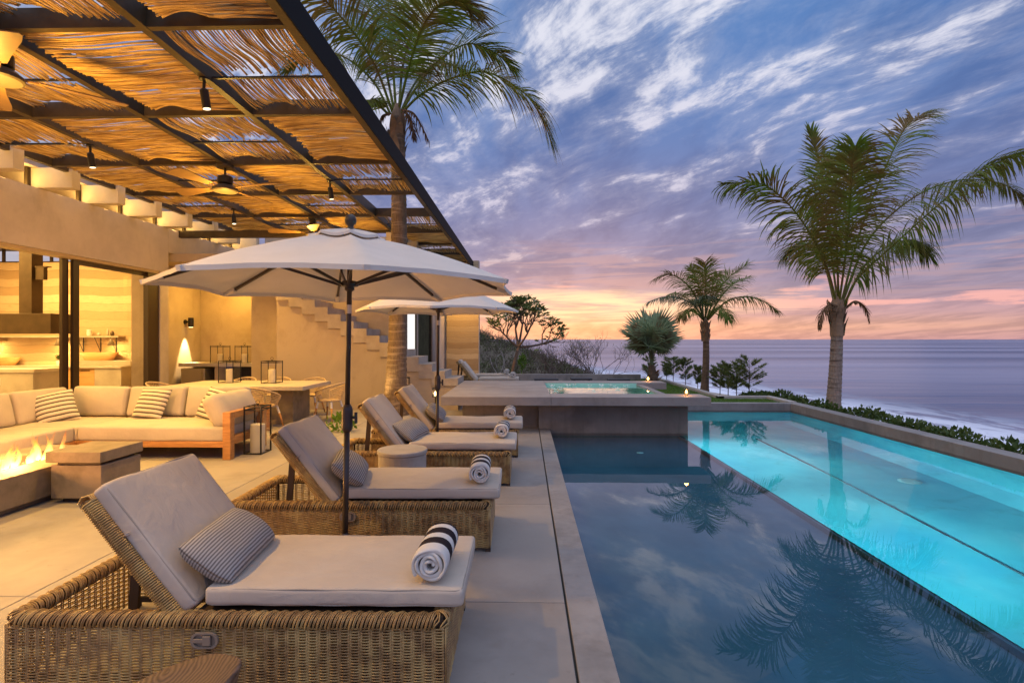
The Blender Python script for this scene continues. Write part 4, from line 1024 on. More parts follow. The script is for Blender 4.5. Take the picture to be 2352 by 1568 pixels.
t.put(p.inputs['Base Color'], t.mix(wv.outputs[1], (.17, .10, .058), (.085, .048, .028))); p.inputs['Roughness'].default_value = .5
bp = t.a('ShaderNodeBump'); bp.inputs['Strength'].default_value = .3; bp.inputs['Distance'].default_value = .003; t.put(bp.inputs['Height'], wv.outputs[1]); t.ln(bp.outputs[0], p.inputs['Normal'])
OUT = [(.19, -.07), (.185, .10), (.14, .155), (.04, .17), (-.05, .11), (-.13, -.01), (-.17, -.16), (-.10, -.28), (.06, -.28), (.16, -.20)]
cl_ = spline([(x_, y_, 0) for x_, y_ in OUT[-2:]+OUT+OUT[:3]], 14*8); cl_ = cl_[16:16+80]; N_ = len(cl_)
rings = [(.70, 0), (.80, .2), (.95, .40), (1.0, .435), (.995, .448), (.95, .452), (.6, .442), (.3, .436), (.02, .434)]
vs = [((p_.x)*k_, (p_.y+.05)*k_-.05, z_) for (k_, z_) in rings for p_ in cl_]
b = MB(); b.add(vs, [(i*N_+j, i*N_+(j+1) % N_, (i+1)*N_+(j+1) % N_, (i+1)*N_+j) for i in range(len(rings)-1) for j in range(N_)]+[tuple(range(N_-1, -1, -1))])
q = b.build('wooden_stool', stoolm, smooth=True); q.location = (-1.235, 1.885, 0); tag(q, 'dark grained wooden stool at the bottom edge beside the nearest lounger', 'stool')

# =================================================================== UMBRELLAS
def umbrella(loc, Rr, rot, lean, lab):
    X, Y, _ = loc; T_ = Thing('patio_umbrella', lab, 'umbrella', loc, 'cream patio umbrellas')
    top, rim, hub = 2.44, 2.035, 2.05
    V_ = [R(rot+22.5+45*k) for k in range(8)]
    def prof(s): return rim + (top-rim)*(1-s)**1.0*(1) + .035*math.sin(PI*s) - .0
    def cpt(s, th, z0=0):
        sec = (th-V_[0]) % (PI/4); u = sec/(PI/4); k = int(((th-V_[0]) % (2*PI))/(PI/4))
        a0 = V_[0]+k*PI/4; p0 = Vector((math.cos(a0), math.sin(a0))); p1 = Vector((math.cos(a0+PI/4), math.sin(a0+PI/4)))
        pp = p0.lerp(p1, u)*Rr*s*(1-.035*s*math.sin(PI*u)); sag = -.030*math.sin(PI*u)*math.sin(PI*min(1, s))**.8 + .02*math.sin(PI*u)*s**4
        return Vector((X+pp.x, Y+pp.y, prof(s)+sag+z0+.004*mnoise.noise(Vector((pp.x*5, pp.y*5, 0)))))
    b = MB(); b.grid(lambda u, v: cpt(.10+.90*v, V_[0]+1e-5+u*2*PI*.99999), 96, 20)
    # hem
    b.grid(lambda u, v: cpt(1.0, V_[0]+1e-5+u*2*PI*.99999)+Vector((0, 0, -.028*v)), 96, 1)
    cp = T_.part('canopy', b, canvas, smooth=True)
    b = MB(); b.grid(lambda u, v: cpt(.012+.20*v, V_[0]+1e-5+u*2*PI*.99999, .035), 96, 6)
    b.grid(lambda u, v: cpt(.212, V_[0]+1e-5+u*2*PI*.99999, .035)+Vector((0, 0, -.02*v)), 96, 1); T_.part('vent_cap', b, canvas, smooth=True, parent=cp)
    for k in range(8):
        a = V_[k]; d = Vector((math.cos(a), math.sin(a), 0)); c0 = Vector((X, Y, 0))
        pts = [c0+d*Rr*s+Vector((0, 0, prof(s)-.022)) for s in (.03, .3, .6, .95)]
        b = MB(); 
        for i in range(3): b.bar(pts[i], pts[i+1], .018, .022)
        rb = T_.part('rib', b, bronze)
        b = MB(); b.bar(c0+d*.05+Vector((0, 0, hub)), c0+d*Rr*.52+Vector((0, 0, prof(.52)-.035)), .014, .02); T_.part('strut', b, bronze, parent=rb)
        p1 = c0+d*Rr*.90+Vector((0, 0, prof(.9)-.026)); p2 = c0+d*(Rr*1.0)+Vector((0, 0, prof(1.0)-.012))
        b = MB(); b.bar(p1, p2, .035, .028); T_.part('rib_pocket', b, canvas, parent=cp)
    def px(z): return X+lean*(z-1.2)
    b = MB(); b.tube([(px(0.03), Y, .03), (px(.98), Y, .98)], .0215, 16); b.tube([(px(1.15), Y, 1.15), (px(2.42), Y, 2.42)], .0185, 16); T_.part('pole', b, bronze, smooth=True)
    b = MB(); b.tube([(px(.97), Y, .965), (px(.98), Y, .98), (px(1.0), Y, 1.0), (px(1.13), Y, 1.13), (px(1.15), Y, 1.15), (px(1.17), Y, 1.17)], [.024, .036, .040, .040, .034, .022], 18)
    b.tube([(px(1.07), Y, 1.07), (px(1.07)+.07, Y-.0, 1.07)], .010, 6); b.tube([(px(1.07)+.065, Y, 1.03), (px(1.07)+.065, Y, 1.11)], .012, 6); T_.part('crank_housing', b, bronze)
    b = MB(); b.rev([(.0195, 1.84), (.0195, 1.905)], 16, (px(1.87), Y, 0)); T_.part('sleeve', b, M('sleeve_steel', (.5, .42, .3), None, rough=.3, metal=.9))
    b = MB(); b.rev([(.022, hub-.045), (.035, hub-.035), (.035, hub-.015), (.062, hub-.008), (.068, hub+.01), (.05, hub+.03), (.02, hub+.035)], 24, (px(2.05), Y, 0)); T_.part('hub', b, bronze)
    b = MB(); b.rev([(.035, 2.445), (.04, 2.465), (.022, 2.475), (.022, 2.49), (.038, 2.505), (.044, 2.53), (.036, 2.558), (.018, 2.572), (.001, 2.576)], 24, (px(2.5), Y, 0), cap=False); T_.part('finial', b, bronze, smooth=True)
    b = MB(); b.rev([(.30, 0.002), (.30, .03), (.27, .045), (.05, .06), (.035, .20), (.026, .22)], 36, (px(0), Y, 0)); T_.part('base_plate', b, bronze)
umbrella((-1.315, 4.0, 0), 1.30, 0, .018, 'near large cream umbrella between the first and second loungers')
umbrella((-1.175, 7.3, 0), 1.09, -17, .01, 'smaller looking far cream umbrella between the third and fourth loungers')

# =================================================================== SOFA
S = Thing('sectional_sofa', 'L shaped teak sectional sofa with thick cream cushions facing the fire', 'sofa', (-5.8, 7.8, 0))
b = MB(); b.box(-4.135, -4.025, 7.34, 7.45, 0, .65); b.box(-4.135, -4.025, 8.28, 8.39, 0, .65); b.box(-4.135, -4.025, 7.452, 8.278, .56, .648); b.box(-4.135, -4.025, 7.452, 8.278, .20, .31)
S.part('arm', b, teak, bevel=.006)
b = MB(); b.box(-7.35, -4.137, 7.37, 7.43, .165, .245); b.box(-7.35, -4.137, 8.72, 8.78, .165, .60); b.box(-6.26, -6.20, 4.6, 7.368, .165, .245); b.box(-7.41, -7.351, 4.6, 8.78, .165, .60)
b.box(-7.35, -4.14, 7.44, 8.715, .18, .22); b.box(-7.345, -6.265, 4.6, 7.365, .18, .22)
S.part('frame', b, teak_x, bevel=.005)
for (X, Y) in ((-6.27, 7.30), (-7.38, 8.7), (-6.27, 4.6), (-7.38, 4.6), (-5.2, 8.7)):
    b = MB(); b.box(X-.04, X+.04, Y-.04, Y+.04, 0, .163); S.part('leg', b, teak)
def cush(name, c, h, r, lab=None, seed=0, puff=.02, rot=None, wr=.008, mat=None):
    Rm = rot or Matrix.Identity(3)
    b = MB(); b.rbox(h[0], h[1], h[2], r, puff=puff, wr=wr, nx=9, ny=8, nz=2, xf=lambda o: Vector(c)+Rm@o, seed=seed)
    o = S.part(name, b, mat or sofa_m, smooth=True); return o
cush('seat_cushion', (-5.17, 7.88, .34), (1.03, .50, .10), .035, seed=1)
cush('seat_cushion', (-6.78, 7.88, .338), (.57, .50, .10), .035, seed=2)
cush('seat_cushion', (-6.78, 6.0, .342), (.57, 1.365, .10), .035, seed=3)
def back(cX, cY, hw, along, seed):
    tilt = R(14)
    if along == 'x': Rm = Matrix.Rotation(-tilt, 3, 'X') @ Matrix(((1, 0, 0), (0, 0, 1), (0, 1, 0))).transposed()
    else: Rm = Matrix.Rotation(-tilt, 3, 'Y') @ Matrix(((0, 0, 1), (1, 0, 0), (0, 1, 0)))
    cush('back_cushion', (cX, cY, .665), (hw, .235, .10), .05, seed=seed, puff=.05, rot=Rm, wr=.012)
back(-6.72, 8.50, .44, 'x', 5); back(-5.80, 8.50, .45, 'x', 6); back(-4.85, 8.50, .47, 'x', 7)
back(-7.22, 7.92, .46, 'y', 8); back(-7.22, 6.95, .47, 'y', 9); back(-7.22, 5.95, .47, 'y', 10)
# soft bolster against the arm
Rm = Matrix.Rotation(R(-28), 3, 'Y') @ Matrix(((0, 0, 1), (1, 0, 0), (0, 1, 0)))
b = MB(); b.rbox(.50, .25, .12, .09, puff=.07, wr=.02, nx=10, ny=8, nz=2, xf=lambda o: Vector((-4.30, 7.92, .64))+Rm@Vector((o.x, o.y, o.z)), seed=12)
S.part('arm_cushion', b, sofa_m, smooth=True)
tp0 = None
def throw(loc, face, tiltd, roll, lab):
    """square striped pillow; face = direction (degrees from -Y) its front looks to"""
    global tp0
    if tp0 is None:
        b = MB()
        def xf(o):
            u, v = o.x/.25, o.y/.25; k = (1-min(1, abs(u))**2.6)*(1-min(1, abs(v))**2.6)
            z = math.copysign(1, o.z)*(.004+.088*max(0, k)**.62); e = 1-.055*(1-u*u)*abs(v)**4; f = 1-.055*(1-v*v)*abs(u)**4
            return Vector((o.x*f, o.y*e, z+.008*mnoise.noise(Vector((o.x*8, o.y*8, z*6)))))
        b.rbox(.25, .25, .08, .001, nx=20, ny=20, nz=2, xf=xf); tp0 = b.build('throw_pillow', throw_m, smooth=True); o = tp0
    else: o = tp0.copy(); COL.objects.link(o)
    Mx = Matrix.Rotation(R(face), 3, 'Z') @ Matrix.Rotation(R(90-tiltd), 3, 'X') @ Matrix.Rotation(R(roll), 3, 'Z')
    o.rotation_euler = Mx.to_euler(); o.location = loc; tag(o, lab, 'pillow', 'striped throw pillows on the sofa')
throw((-6.92, 7.86, .645), 38, 28, 13, 'striped throw pillow in the corner of the sofa, tilted')
throw((-5.72, 8.20, .655), -6, 26, -3, 'striped throw pillow in the middle of the long sofa side')
throw((-4.72, 8.12, .665), -24, 26, -8, 'striped throw pillow tucked behind the plain arm cushion')
throw((-7.02, 6.62, .66), 52, 26, 6, 'striped throw pillow cut by the left edge of the photo')

# =================================================================== FIRE TABLE
F = Thing('fire_table', 'long low concrete fire trough with burning flames', 'fire table', (-5.4, 4.6, 0))
b = MB(); b.box(-5.18, -4.83, 2.4, 6.55, .06, .357); b.box(-5.95, -5.60, 2.4, 6.55, .06, .357); b.box(-5.598, -5.182, 6.2, 6.55, .06, .357); b.box(-5.598, -5.182, 2.4, 2.7, .06, .357)
b.box(-5.9, -4.9, 2.5, 6.45, 0, .058); F.part('trough', b, cast, bevel=.008)
b = MB(); b.box(-5.596, -5.184, 2.7, 6.2, .1, .27); F.part('burner_bed', b, darkcush)
rk = random.Random(3); b = MB()
for k in range(420):
    c_ = Vector((rk.uniform(-5.58, -5.2), rk.uniform(2.72, 6.18), .275+rk.uniform(0, .03))); r_0 = rk.uniform(.014, .03)
    b.rev([(r_0*.3, -r_0*.8), (r_0, -r_0*.2), (r_0*.9, r_0*.4), (r_0*.3, r_0*.8)], 6, c_, sx=rk.uniform(.7, 1.3), sy=rk.uniform(.7, 1.3))
lr = F.part('lava_rocks', b, darkcush); lr['kind'] = 'stuff'
rf = random.Random(11); b = MB()
for k in range(60):
    Y = 3.0+3.1*k/60+rf.uniform(-.05, .05); X = -5.39+rf.uniform(-.10, .13); h = rf.uniform(.14, .40) if k > 4 else .15; r0 = rf.uniform(.02, .05); lean = rf.uniform(-.1, .25); N_ = 9
    pts = [Vector((X+.03*math.sin(u*5+k)*u, Y+lean*u*h*2+.03*math.sin(u*6+k*2)*u, .27+h*u)) for u in [q/N_ for q in range(N_+1)]]
    b.tube(pts, [r0*max(.02, math.sin(min(PI, .35+2.9*u))**.8*(1-.55*u)) for u in [q/N_ for q in range(N_+1)]], 8)
fl_ = b.build('flames', flame_m, F.o, world=(-5.4, 4.6, .27), smooth=True); fl_.location = (0, 0, .27); fl_['kind'] = 'stuff'
for Y in (3.2, 4.4, 5.6): lamp('POINT', 'fire_glow', (0, Y-4.6, .52), 115, (1, .42, .10), F.o, size=.12)
B_ = Thing('gas_tank_box', 'square cast concrete block with overhanging lid at the end of the fire trough', 'table', (-4.53, 5.65, 0))
b = MB(); b.box(-4.77, -4.25, 5.36, 5.92, .05, .385); B_.part('base', b, cast, bevel=.008)
b = MB(); b.box(-4.73, -4.29, 5.40, 5.88, .387, .413); B_.part('recess', b, wick_d); b = MB(); b.box(-4.7, -4.32, 5.43, 5.85, 0, .048); B_.part('plinth', b, wick_d)
b = MB(); b.box(-4.80, -4.235, 5.33, 5.935, .415, .523); B_.part('lid', b, cast, bevel=.006)

# =================================================================== LANTERNS
def lantern(loc, w_, d_, h, lab, group, lit=False, candle_r=.10, candle_h=.6):
    X, Y, Z = loc; T_ = Thing('candle_lantern', lab, 'lantern', loc, group); q = .009 if h > .5 else .0065
    b = MB()
    for sx in (-1, 1):
        for sy in (-1, 1): b.box(X+sx*w_/2-q, X+sx*w_/2+q, Y+sy*d_/2-q, Y+sy*d_/2+q, Z, Z+h)
    for zz in (Z+q, Z+h*.92, Z+h-q):
        for sy in (-1, 1): b.box(X-w_/2+q, X+w_/2-q, Y+sy*d_/2-q*.8, Y+sy*d_/2+q*.8, zz-q*.8, zz+q*.8)
        for sx in (-1, 1): b.box(X+sx*w_/2-q*.8, X+sx*w_/2+q*.8, Y-d_/2+q, Y+d_/2-q, zz-q*.8, zz+q*.8)
    T_.part('frame', b, black)
    b = MB(); b.box(X-w_/2+q, X+w_/2-q, Y-q, Y+q, Z+h-q*1.5, Z+h-q*.2); b.tube([(X, Y, Z+h), (X, Y, Z+h+.02)], .012, 8)
    b.tube([(X+.028*math.cos(a_), Y, Z+h+.045+.028*math.sin(a_)) for a_ in [2*PI*k/12 for k in range(13)]], .004, 5); T_.part('handle', b, black)
    b = MB()
    for sy in (-1, 1): b.quad((X-w_/2, Y+sy*d_/2, Z+.01), (X+w_/2, Y+sy*d_/2, Z+.01), (X+w_/2, Y+sy*d_/2, Z+h*.92), (X-w_/2, Y+sy*d_/2, Z+h*.92))
    for sx in (-1, 1): b.quad((X+sx*w_/2, Y-d_/2, Z+.01), (X+sx*w_/2, Y+d_/2, Z+.01), (X+sx*w_/2, Y+d_/2, Z+h*.92), (X+sx*w_/2, Y-d_/2, Z+h*.92))
    T_.part('pane', b, glass_m)
    b = MB(); b.rev([(candle_r, .012), (candle_r, h*candle_h), (candle_r*.8, h*candle_h+.005), (candle_r*.5, h*candle_h-.01), (.001, h*candle_h-.012)], 24, (X, Y, Z), cap=False); T_.part('candle', b, candle, smooth=False)
    return T_
gl = 'square black framed candle lanterns'
lantern((-3.90, 7.85, 0), .24, .30, .69, 'tall black framed glass lantern with thick candle on the deck beside the sofa arm', gl)
lantern((-6.10, 11.1, .762), .30, .30, .45, 'black framed lantern on the left part of the dining table', gl, candle_r=.07)
lantern((-5.17, 11.0, .762), .30, .30, .45, 'black framed lantern near the right part of the dining table', gl, candle_r=.07)
lantern((-8.18, 14.42, 1.022), .34, .34, .46, 'black framed lantern at the left on the outdoor counter', gl, candle_r=.07, candle_h=.5)
lantern((-7.52, 14.42, 1.022), .34, .34, .46, 'black framed lantern in the middle of the outdoor counter', gl, candle_r=.07, candle_h=.5)
for (X, Y, h, lab, e) in ((-1.87, 11.3, .62, 'small lit black garden lantern beside the stair wall', 14), (-2.66, 12.2, .78, 'small dark garden lantern right of the palm trunk', 0)):
    T_ = Thing('garden_lantern', lab, 'lantern', (X, Y, 0), 'garden lanterns by the stair wall')
    b = MB(); b.tube([(X, Y, 0), (X, Y, h-.16)], .012, 6); b.box(X-.06, X+.06, Y-.06, Y+.06, h, h+.02); b.box(X-.06, X+.06, Y-.06, Y+.06, h-.17, h-.155)
    for sx in (-1, 1):
        for sy in (-1, 1): b.box(X+sx*.052-.006, X+sx*.052+.006, Y+sy*.052-.006, Y+sy*.052+.006, h-.155, h)
    T_.part('frame', b, black)
    if e:
        b = MB(); b.rev([(.02, 0), (.028, .05), (.001, .09)], 12, (X, Y, h-.14), cap=False); T_.part('bulb', b, lampglow); lamp('POINT', 'lantern_bulb', (0, .0, h-.08), e, (1, .55, .18), T_.o, size=.03)

# glass candle globes on the spa
for (X, Y, lab) in ((2.93, 9.96, 'glowing glass candle globe on the near bar of the spa'), (2.98, 13.25, 'glowing glass candle globe on the back bar of the spa')):
    T_ = Thing('candle_globe', lab, 'candle', (X, Y, .632), 'glowing candle globes on the spa')
    b = MB(); b.rev([(.03, .003), (.055, .025), (.066, .06), (.055, .10), (.038, .12)], 24, (X, Y, .632), cap=False); T_.part('globe', b, globe_m, smooth=True)
    b = MB(); b.rev([(.028, .004), (.028, .035), (.001, .036)], 14, (X, Y, .632), cap=False); T_.part('candle', b, candle)
    b = MB(); b.rev([(.004, .038), (.022, .055), (.018, .075), (.001, .11)], 10, (X, Y, .632), cap=False); T_.part('flame', b, bulb_m)
    lamp('POINT', 'candle_glow', (0, 0, .085), 3.2, (1, .42, .10), T_.o, size=.03)

# wall sconce
T_ = Thing('wall_sconce', 'black cylinder wall light throwing a bright cone down the alcove wall', 'wall light', (-9.18, 14.5, 2.12))
b = MB(); b.tube([(-9.199, 14.5, 2.12), (-9.17, 14.5, 2.12)], .06, 18); b.tube([(-9.17, 14.5, 2.12), (-9.08, 14.5, 2.12)], .022, 8); T_.part('bracket', b, black)
b = MB(); b.tube([(-9.03, 14.5, 1.98), (-9.03, 14.5, 2.23)], .068, 20); T_.part('housing', b, black)
b = MB(); b.tube([(-9.03, 14.5, 1.974), (-9.03, 14.5, 1.978)], .055, 18); T_.part('lens', b, lampglow)
lamp('SPOT', 'sconce_beam', (.15, 0, -.16), 520, (1, .66, .30), T_.o, size=.03, target=(.02, 0, -1.2), cone=44, blend=.5)

# =================================================================== OUTDOOR KITCHEN + DINING
T_ = Thing('outdoor_counter', 'concrete bar counter with open dark shelves in the alcove', 'counter', (-8, 14.6, 0))
b = MB(); b.box(-9.15, -6.4, 14.15, 15.19, .93, 1.02); T_.part('worktop', b, table_m, bevel=.006)
b = MB(); b.box(-8.22, -8.10, 14.22, 15.15, 0, .928); T_.part('support', b, plaster2); b = MB(); b.box(-7.15, -6.42, 14.22, 15.15, 0, .928); T_.part('support', b, plaster2)
b = MB(); b.box(-8.098, -7.152, 14.9, 15.1, 0, .925); T_.part('back_panel', b, darkcush)
T_ = Thing('bar_fridge', 'small stainless steel fridge under the outdoor counter', 'fridge', (-8.65, 14.4, 0))
b = MB(); b.box(-9.05, -8.42, 14.10, 14.9, .05, .88); T_.part('body', b, M('steel_sheet', (.55, .50, .42), None, rough=.35, metal=.8), bevel=.008)
b = MB(); b.tube([(-8.48, 14.07, .2), (-8.48, 14.07, .8)], .01, 6); T_.part('handle', b, MATS['brushed_steel'])
T_ = Thing('faucet', 'tall curved chrome faucet at the right end of the outdoor counter', 'faucet', (-6.88, 14.7, 1.022))
b = MB(); b.tube(spline([(-6.85, 14.7, 1.022), (-6.85, 14.7, 1.38), (-6.89, 14.7, 1.48), (-6.98, 14.7, 1.50), (-7.05, 14.7, 1.42), (-7.06, 14.7, 1.34)], 20), .018, 8); T_.part('spout', b, MATS['brushed_steel'], smooth=True)
b = MB(); b.tube([(-6.85, 14.68, 1.10), (-6.92, 14.6, 1.14)], .012, 6); T_.part('handle', b, MATS['brushed_steel'])
T_ = Thing('dining_table', 'long concrete dining table on slab legs behind the sofa', 'dining table', (-5.5, 10.85, 0))
b = MB(); b.box(-6.9, -4.18, 10.14, 11.62, .685, .76); T_.part('table_top', b, table_m, bevel=.006)
for (xa, xb_) in ((-6.4, -5.96), (-4.95, -4.51)):
    b = MB(); b.box(xa, xb_, 10.48, 11.3, 0, .683); T_.part('leg', b, cast, bevel=.006)
def make_chair():
    root = thing('dining_chair', 'x', 'chair')
    cane = M('pale_cane', (.62, .47, .28), (.50, .36, .19), 12, .5)
    # bucket shell: angle phi from arm front round the back; height v
    def shell(u, v):
        a = R(-125+250*u); k = abs(math.cos(a/2)) ; top = .40+ .40*max(0, math.cos(a*.62))**1.5*.98
        top = .60 + .18*max(0, math.cos(a*.72))**1.3 if True else top
        hh = .43+(top-.43)*v; rr = .20+.085*v + .02*math.cos(a)
        return Vector((rr*math.sin(a)*1.05, -rr*math.cos(a) - .05*v*max(0, math.cos(a)), hh))
    b = MB()
    for i in range(0, 41): b.tube([shell(i/40, q/6) for q in range(7)], .0042, 4, cap=False)
    for j in range(0, 9): b.tube([shell(q/40, j/8.5) for q in range(41)], .0038, 4, cap=False)
    b.build('woven_shell', cane, root, smooth=True)
    b = MB(); b.tube([shell(q/40, 1.0) for q in range(41)]+[shell(1, 1-q/4)+Vector((0, .012, 0)) for q in range(1, 5)], .013, 7)
    b.tube([shell(0, q/4)+Vector((0, .012, 0)) for q in range(5)], .013, 7); b.build('rim', cane, root, smooth=True)
    b = MB(); b.rev([(.19, .405), (.225, .415), (.225, .43), (.19, .44), (.001, .435)], 28, cap=False); b.build('seat', cane, root, smooth=True)
    b = MB()
    for sx in (-1, 1):
        for sy in (-1, 1): b.bar((sx*.15, sy*.15, .40), (0, 0, .385), .02, .016)
    b.build('cross_frame', white, root)
    for sx in (-1, 1):
        for sy in (-1, 1):
            p0, p1 = Vector((sx*.15, sy*.15, .40)), Vector((sx*.235, sy*.235, 0)); pm = p0.lerp(p1, .32)
            b = MB(); b.tube([pm, p1], [.020, .013], 8); lg = b.build('leg', teak, root, smooth=True)
            b = MB(); b.tube([p0, pm], [.021, .0215], 8); b.build('leg_sleeve', white, lg)
    return root
ch0 = make_chair()
CH = [(-4.83, 9.98, -22, 'woven cane chair with its back to the tall deck lantern beside the dining table'), (-3.96, 10.93, 74, 'woven cane chair at the right end of the dining table'),
      (-5.55, 9.85, 4, 'woven cane chair on the near side, middle of the dining table'), (-6.35, 9.88, -6, 'woven cane chair on the near side, left part of the dining table'),
      (-4.75, 11.95, 178, 'woven cane chair on the far side behind the right table lantern'), (-5.55, 12.0, 184, 'woven cane chair on the far side between the table lanterns'),
      (-6.35, 11.98, 176, 'woven cane chair on the far side behind the left table lantern'), (-7.30, 10.9, -88, 'woven cane chair at the left end of the dining table')]
for k, (X, Y, a, lab) in enumerate(CH):
    o = ch0 if k == 0 else copy_tree(ch0)
    o.location = (X, Y, 0); o.rotation_euler = (0, 0, R(a)); tag(o, lab, 'chair', 'woven dining chairs round the concrete table')

# =================================================================== PALMS
def frond(pts, Lmax, seed, droop=.5, wind=(0, 0, 0), n=62, bare=.16, wd=.036, up=None, spread=(78, 28), fill=1.0):
    """mesh of rachis and leaflets along the control points"""
    r_ = random.Random(seed); S_ = spline(pts, 60); b = MB(); m = len(S_)-1
    tot = sum((S_[i+1]-S_[i]).length for i in range(m))
    b.tube(S_[::2], [.028*(1-.85*i/(m/2))+.003 for i in range(len(S_[::2]))], 6)
    T0 = (S_[1]-S_[0]).normalized(); U = Vector(up) if up is not None else Vector((0, 0, 1)); N = U-T0*U.dot(T0)
    if N.length < .25: N = Vector((0, -1, .2)); N = N-T0*N.dot(T0)
    N.normalize(); fr = []
    for i in range(m+1):
        T = (S_[min(i+1, m)]-S_[max(i-1, 0)]).normalized(); N = (N-T*N.dot(T)).normalized(); fr.append((S_[i], T, N))
    W_ = Vector(wind)
    for k in range(n):
        u = bare+(1-bare)*(k+r_.random()*.4)/n; f = u*m; i = min(int(f), m-1); P = fr[i][0].lerp(fr[i+1][0], f-i); T, N = fr[i][1], fr[i][2]; B = T.cross(N)
        q = (u-bare)/(1-bare); L0 = Lmax*(.45+.75*math.sin(min(1, q*1.25+.12)*PI*.62))*(1-.62*q**2.2)
        a = R(spread[0]+(spread[1]-spread[0])*q)
        for sd in (-1, 1):
            if r_.random() > fill: continue
            cl_ = mnoise.noise(Vector((u*9+seed, sd*3, seed*.7))); c2_ = mnoise.noise(Vector((u*14, sd*5+seed, 2)))
            if cl_ > .52 and r_.random() < .5: continue
            L = L0*r_.uniform(.72, 1.12)*(1+.18*c2_); aa = a+R(r_.uniform(-9, 9)+22*cl_); D = (B*sd*math.sin(aa)+T*math.cos(aa)+N*(r_.uniform(.0, .38)+.35*c2_)).normalized(); p = P.copy(); prev = None; vs = []
            ns = 5; wv = wd*r_.uniform(.8, 1.15); dr = droop*r_.uniform(.6, 1.5)*(1+.5*cl_)
            for s_ in range(ns+1):
                h = s_/ns; ww = wv*(.55+.9*h if h < .35 else .87*(1-((h-.35)/.65)**1.6)+.02)*.5
                side = D.cross(N+Vector((.01, .02, .2))).normalized()
                vs += [p-side*ww, p+side*ww]
                D = (D+Vector((0, 0, -1))*dr*(.28+h*.55)*.55+W_*(.22*h+.05)).normalized(); p = p+D*L/ns
            b.add(vs, [(2*q_, 2*q_+1, 2*q_+3, 2*q_+2) for q_ in range(ns)])
    return b
def palm_trunk(T_, base, top, r0, r1, flare, mat, ringstep=.09):
    base, top = Vector(base), Vector(top); N = int((top-base).length/(ringstep/3)); b = MB(); pts, rs = [], []
    for k in range(N+1):
        u = k/N; p = base.lerp(top, u)+Vector((.05*math.sin(u*3.1), .03*math.sin(u*4), 0)); pts.append(p)
        s_ = (k % 3)/3; rs.append((r0+(r1-r0)*u+flare*math.exp(-u*12))*(1+.09*(1-s_)+.03*mnoise.noise(Vector((k*.3, 0, 2)))))
    b.tube(pts, rs, 22); T_.part('trunk', b, mat, smooth=True)
def crown_boots(T_, c, r, h, seed):
    r_ = random.Random(seed); b = MB(); c = Vector(c)
    b.tube([c+Vector((0, 0, -h)), c, c+Vector((0, 0, h*.3)), c+Vector((0, 0, h*.75))], [r*.9, r, r*.85, r*.25], 12)
    for k in range(16):
        a = r_.uniform(0, 2*PI); z0 = r_.uniform(-h, 0); d = Vector((math.cos(a), math.sin(a), 0)); w_ = d.cross(Vector((0, 0, 1)))*r*.55
        p0 = c+Vector((0, 0, z0))+d*r*.85; p1 = p0+d*r*.35+Vector((0, 0, h*.35)); p2 = p1+d*r*r_.uniform(.0, .5)+Vector((0, 0, h*r_.uniform(.05, .35)))
        b.add([p0-w_, p0+w_, p1-w_*.7, p1+w_*.7, p2-w_*.12, p2+w_*.12], [(0, 1, 3, 2), (2, 3, 5, 4)])
    T_.part('leaf_sheath', b, M('leaf_sheath', (.30, .20, .12), (.20, .13, .075), 5, .9), smooth=False)
def A_(lst, Y0, dys):
    """control points: photograph pixel + depth offset"""
    return [at(px, py, Y0+dy) for (px, py), dy in zip(lst, dys)]
# left palm, through the opening of the pergola
LP = Thing('palm_tree', 'tall coconut palm rising through the pergola opening', 'palm tree', (-2.85, 11.85, 0), 'coconut palms')
palm_trunk(LP, (-2.85, 11.85, -.1), at(914, 272, 11.8), .205, .135, .10, trunk1, .12)
crown_boots(LP, at(912, 290, 11.8), .17, .65, 1)
def z6(pts): return [(679.9+.28123*a, .28123*b_) for a, b_ in pts]
lf = [([(835, 960), (1000, 790), (1250, 650), (1550, 590), (1850, 750), (2000, 950), (2090, 1170)], [0, -.2, -.5, -.7, -.8, -.8, -.7], 1.0, .95),
      ([(850, 930), (1000, 690), (1160, 500), (1400, 360), (1600, 420), (1780, 560)], [0, .2, .5, .9, 1.1, 1.2], .85, .5),
      ([(840, 900), (920, 560), (1030, 230), (1180, 40), (1350, 20), (1440, 160)], [0, -.4, -.9, -1.3, -1.5, -1.6], .95, .5),
      ([(815, 900), (790, 500), (765, 150), (740, -150), (700, -350)], [0, .3, .6, 1.0, 1.2], .9, .35),
      ([(790, 920), (650, 550), (480, 280), (250, 20), (60, -90), (-150, -80)], [0, -.3, -.6, -.9, -1.1, -1.3], .95, .55),
      ([(770, 930), (640, 680), (450, 500), (250, 420), (80, 440), (-60, 560)], [0, .3, .7, 1.1, 1.4, 1.5], .9, .6),
      ([(840, 900), (880, 500), (1000, 120), (1150, -150), (1350, -300)], [0, .6, 1.1, 1.5, 1.8], .95, .4),
      ([(800, 900), (720, 500), (640, 150), (480, -180), (300, -400)], [0, .8, 1.3, 1.6, 1.8], .95, .4),
      ([(760, 940), (650, 840), (560, 830), (480, 930)], [0, -.4, -.8, -1.0], .5, .9),
      ([(850, 930), (960, 700), (1080, 560), (1250, 520), (1420, 620)], [0, 1.0, 1.7, 2.3, 2.8], .8, .8)]
for k, (pts, dys, Lm, dr) in enumerate(lf):
    LP.part('frond', frond(A_(z6(pts), 11.8, dys), Lm*1.22, 20+k, droop=dr*1.05, wind=(.12, 0, 0), n=128, wd=.040, fill=.97), leaf_m, smooth=False)
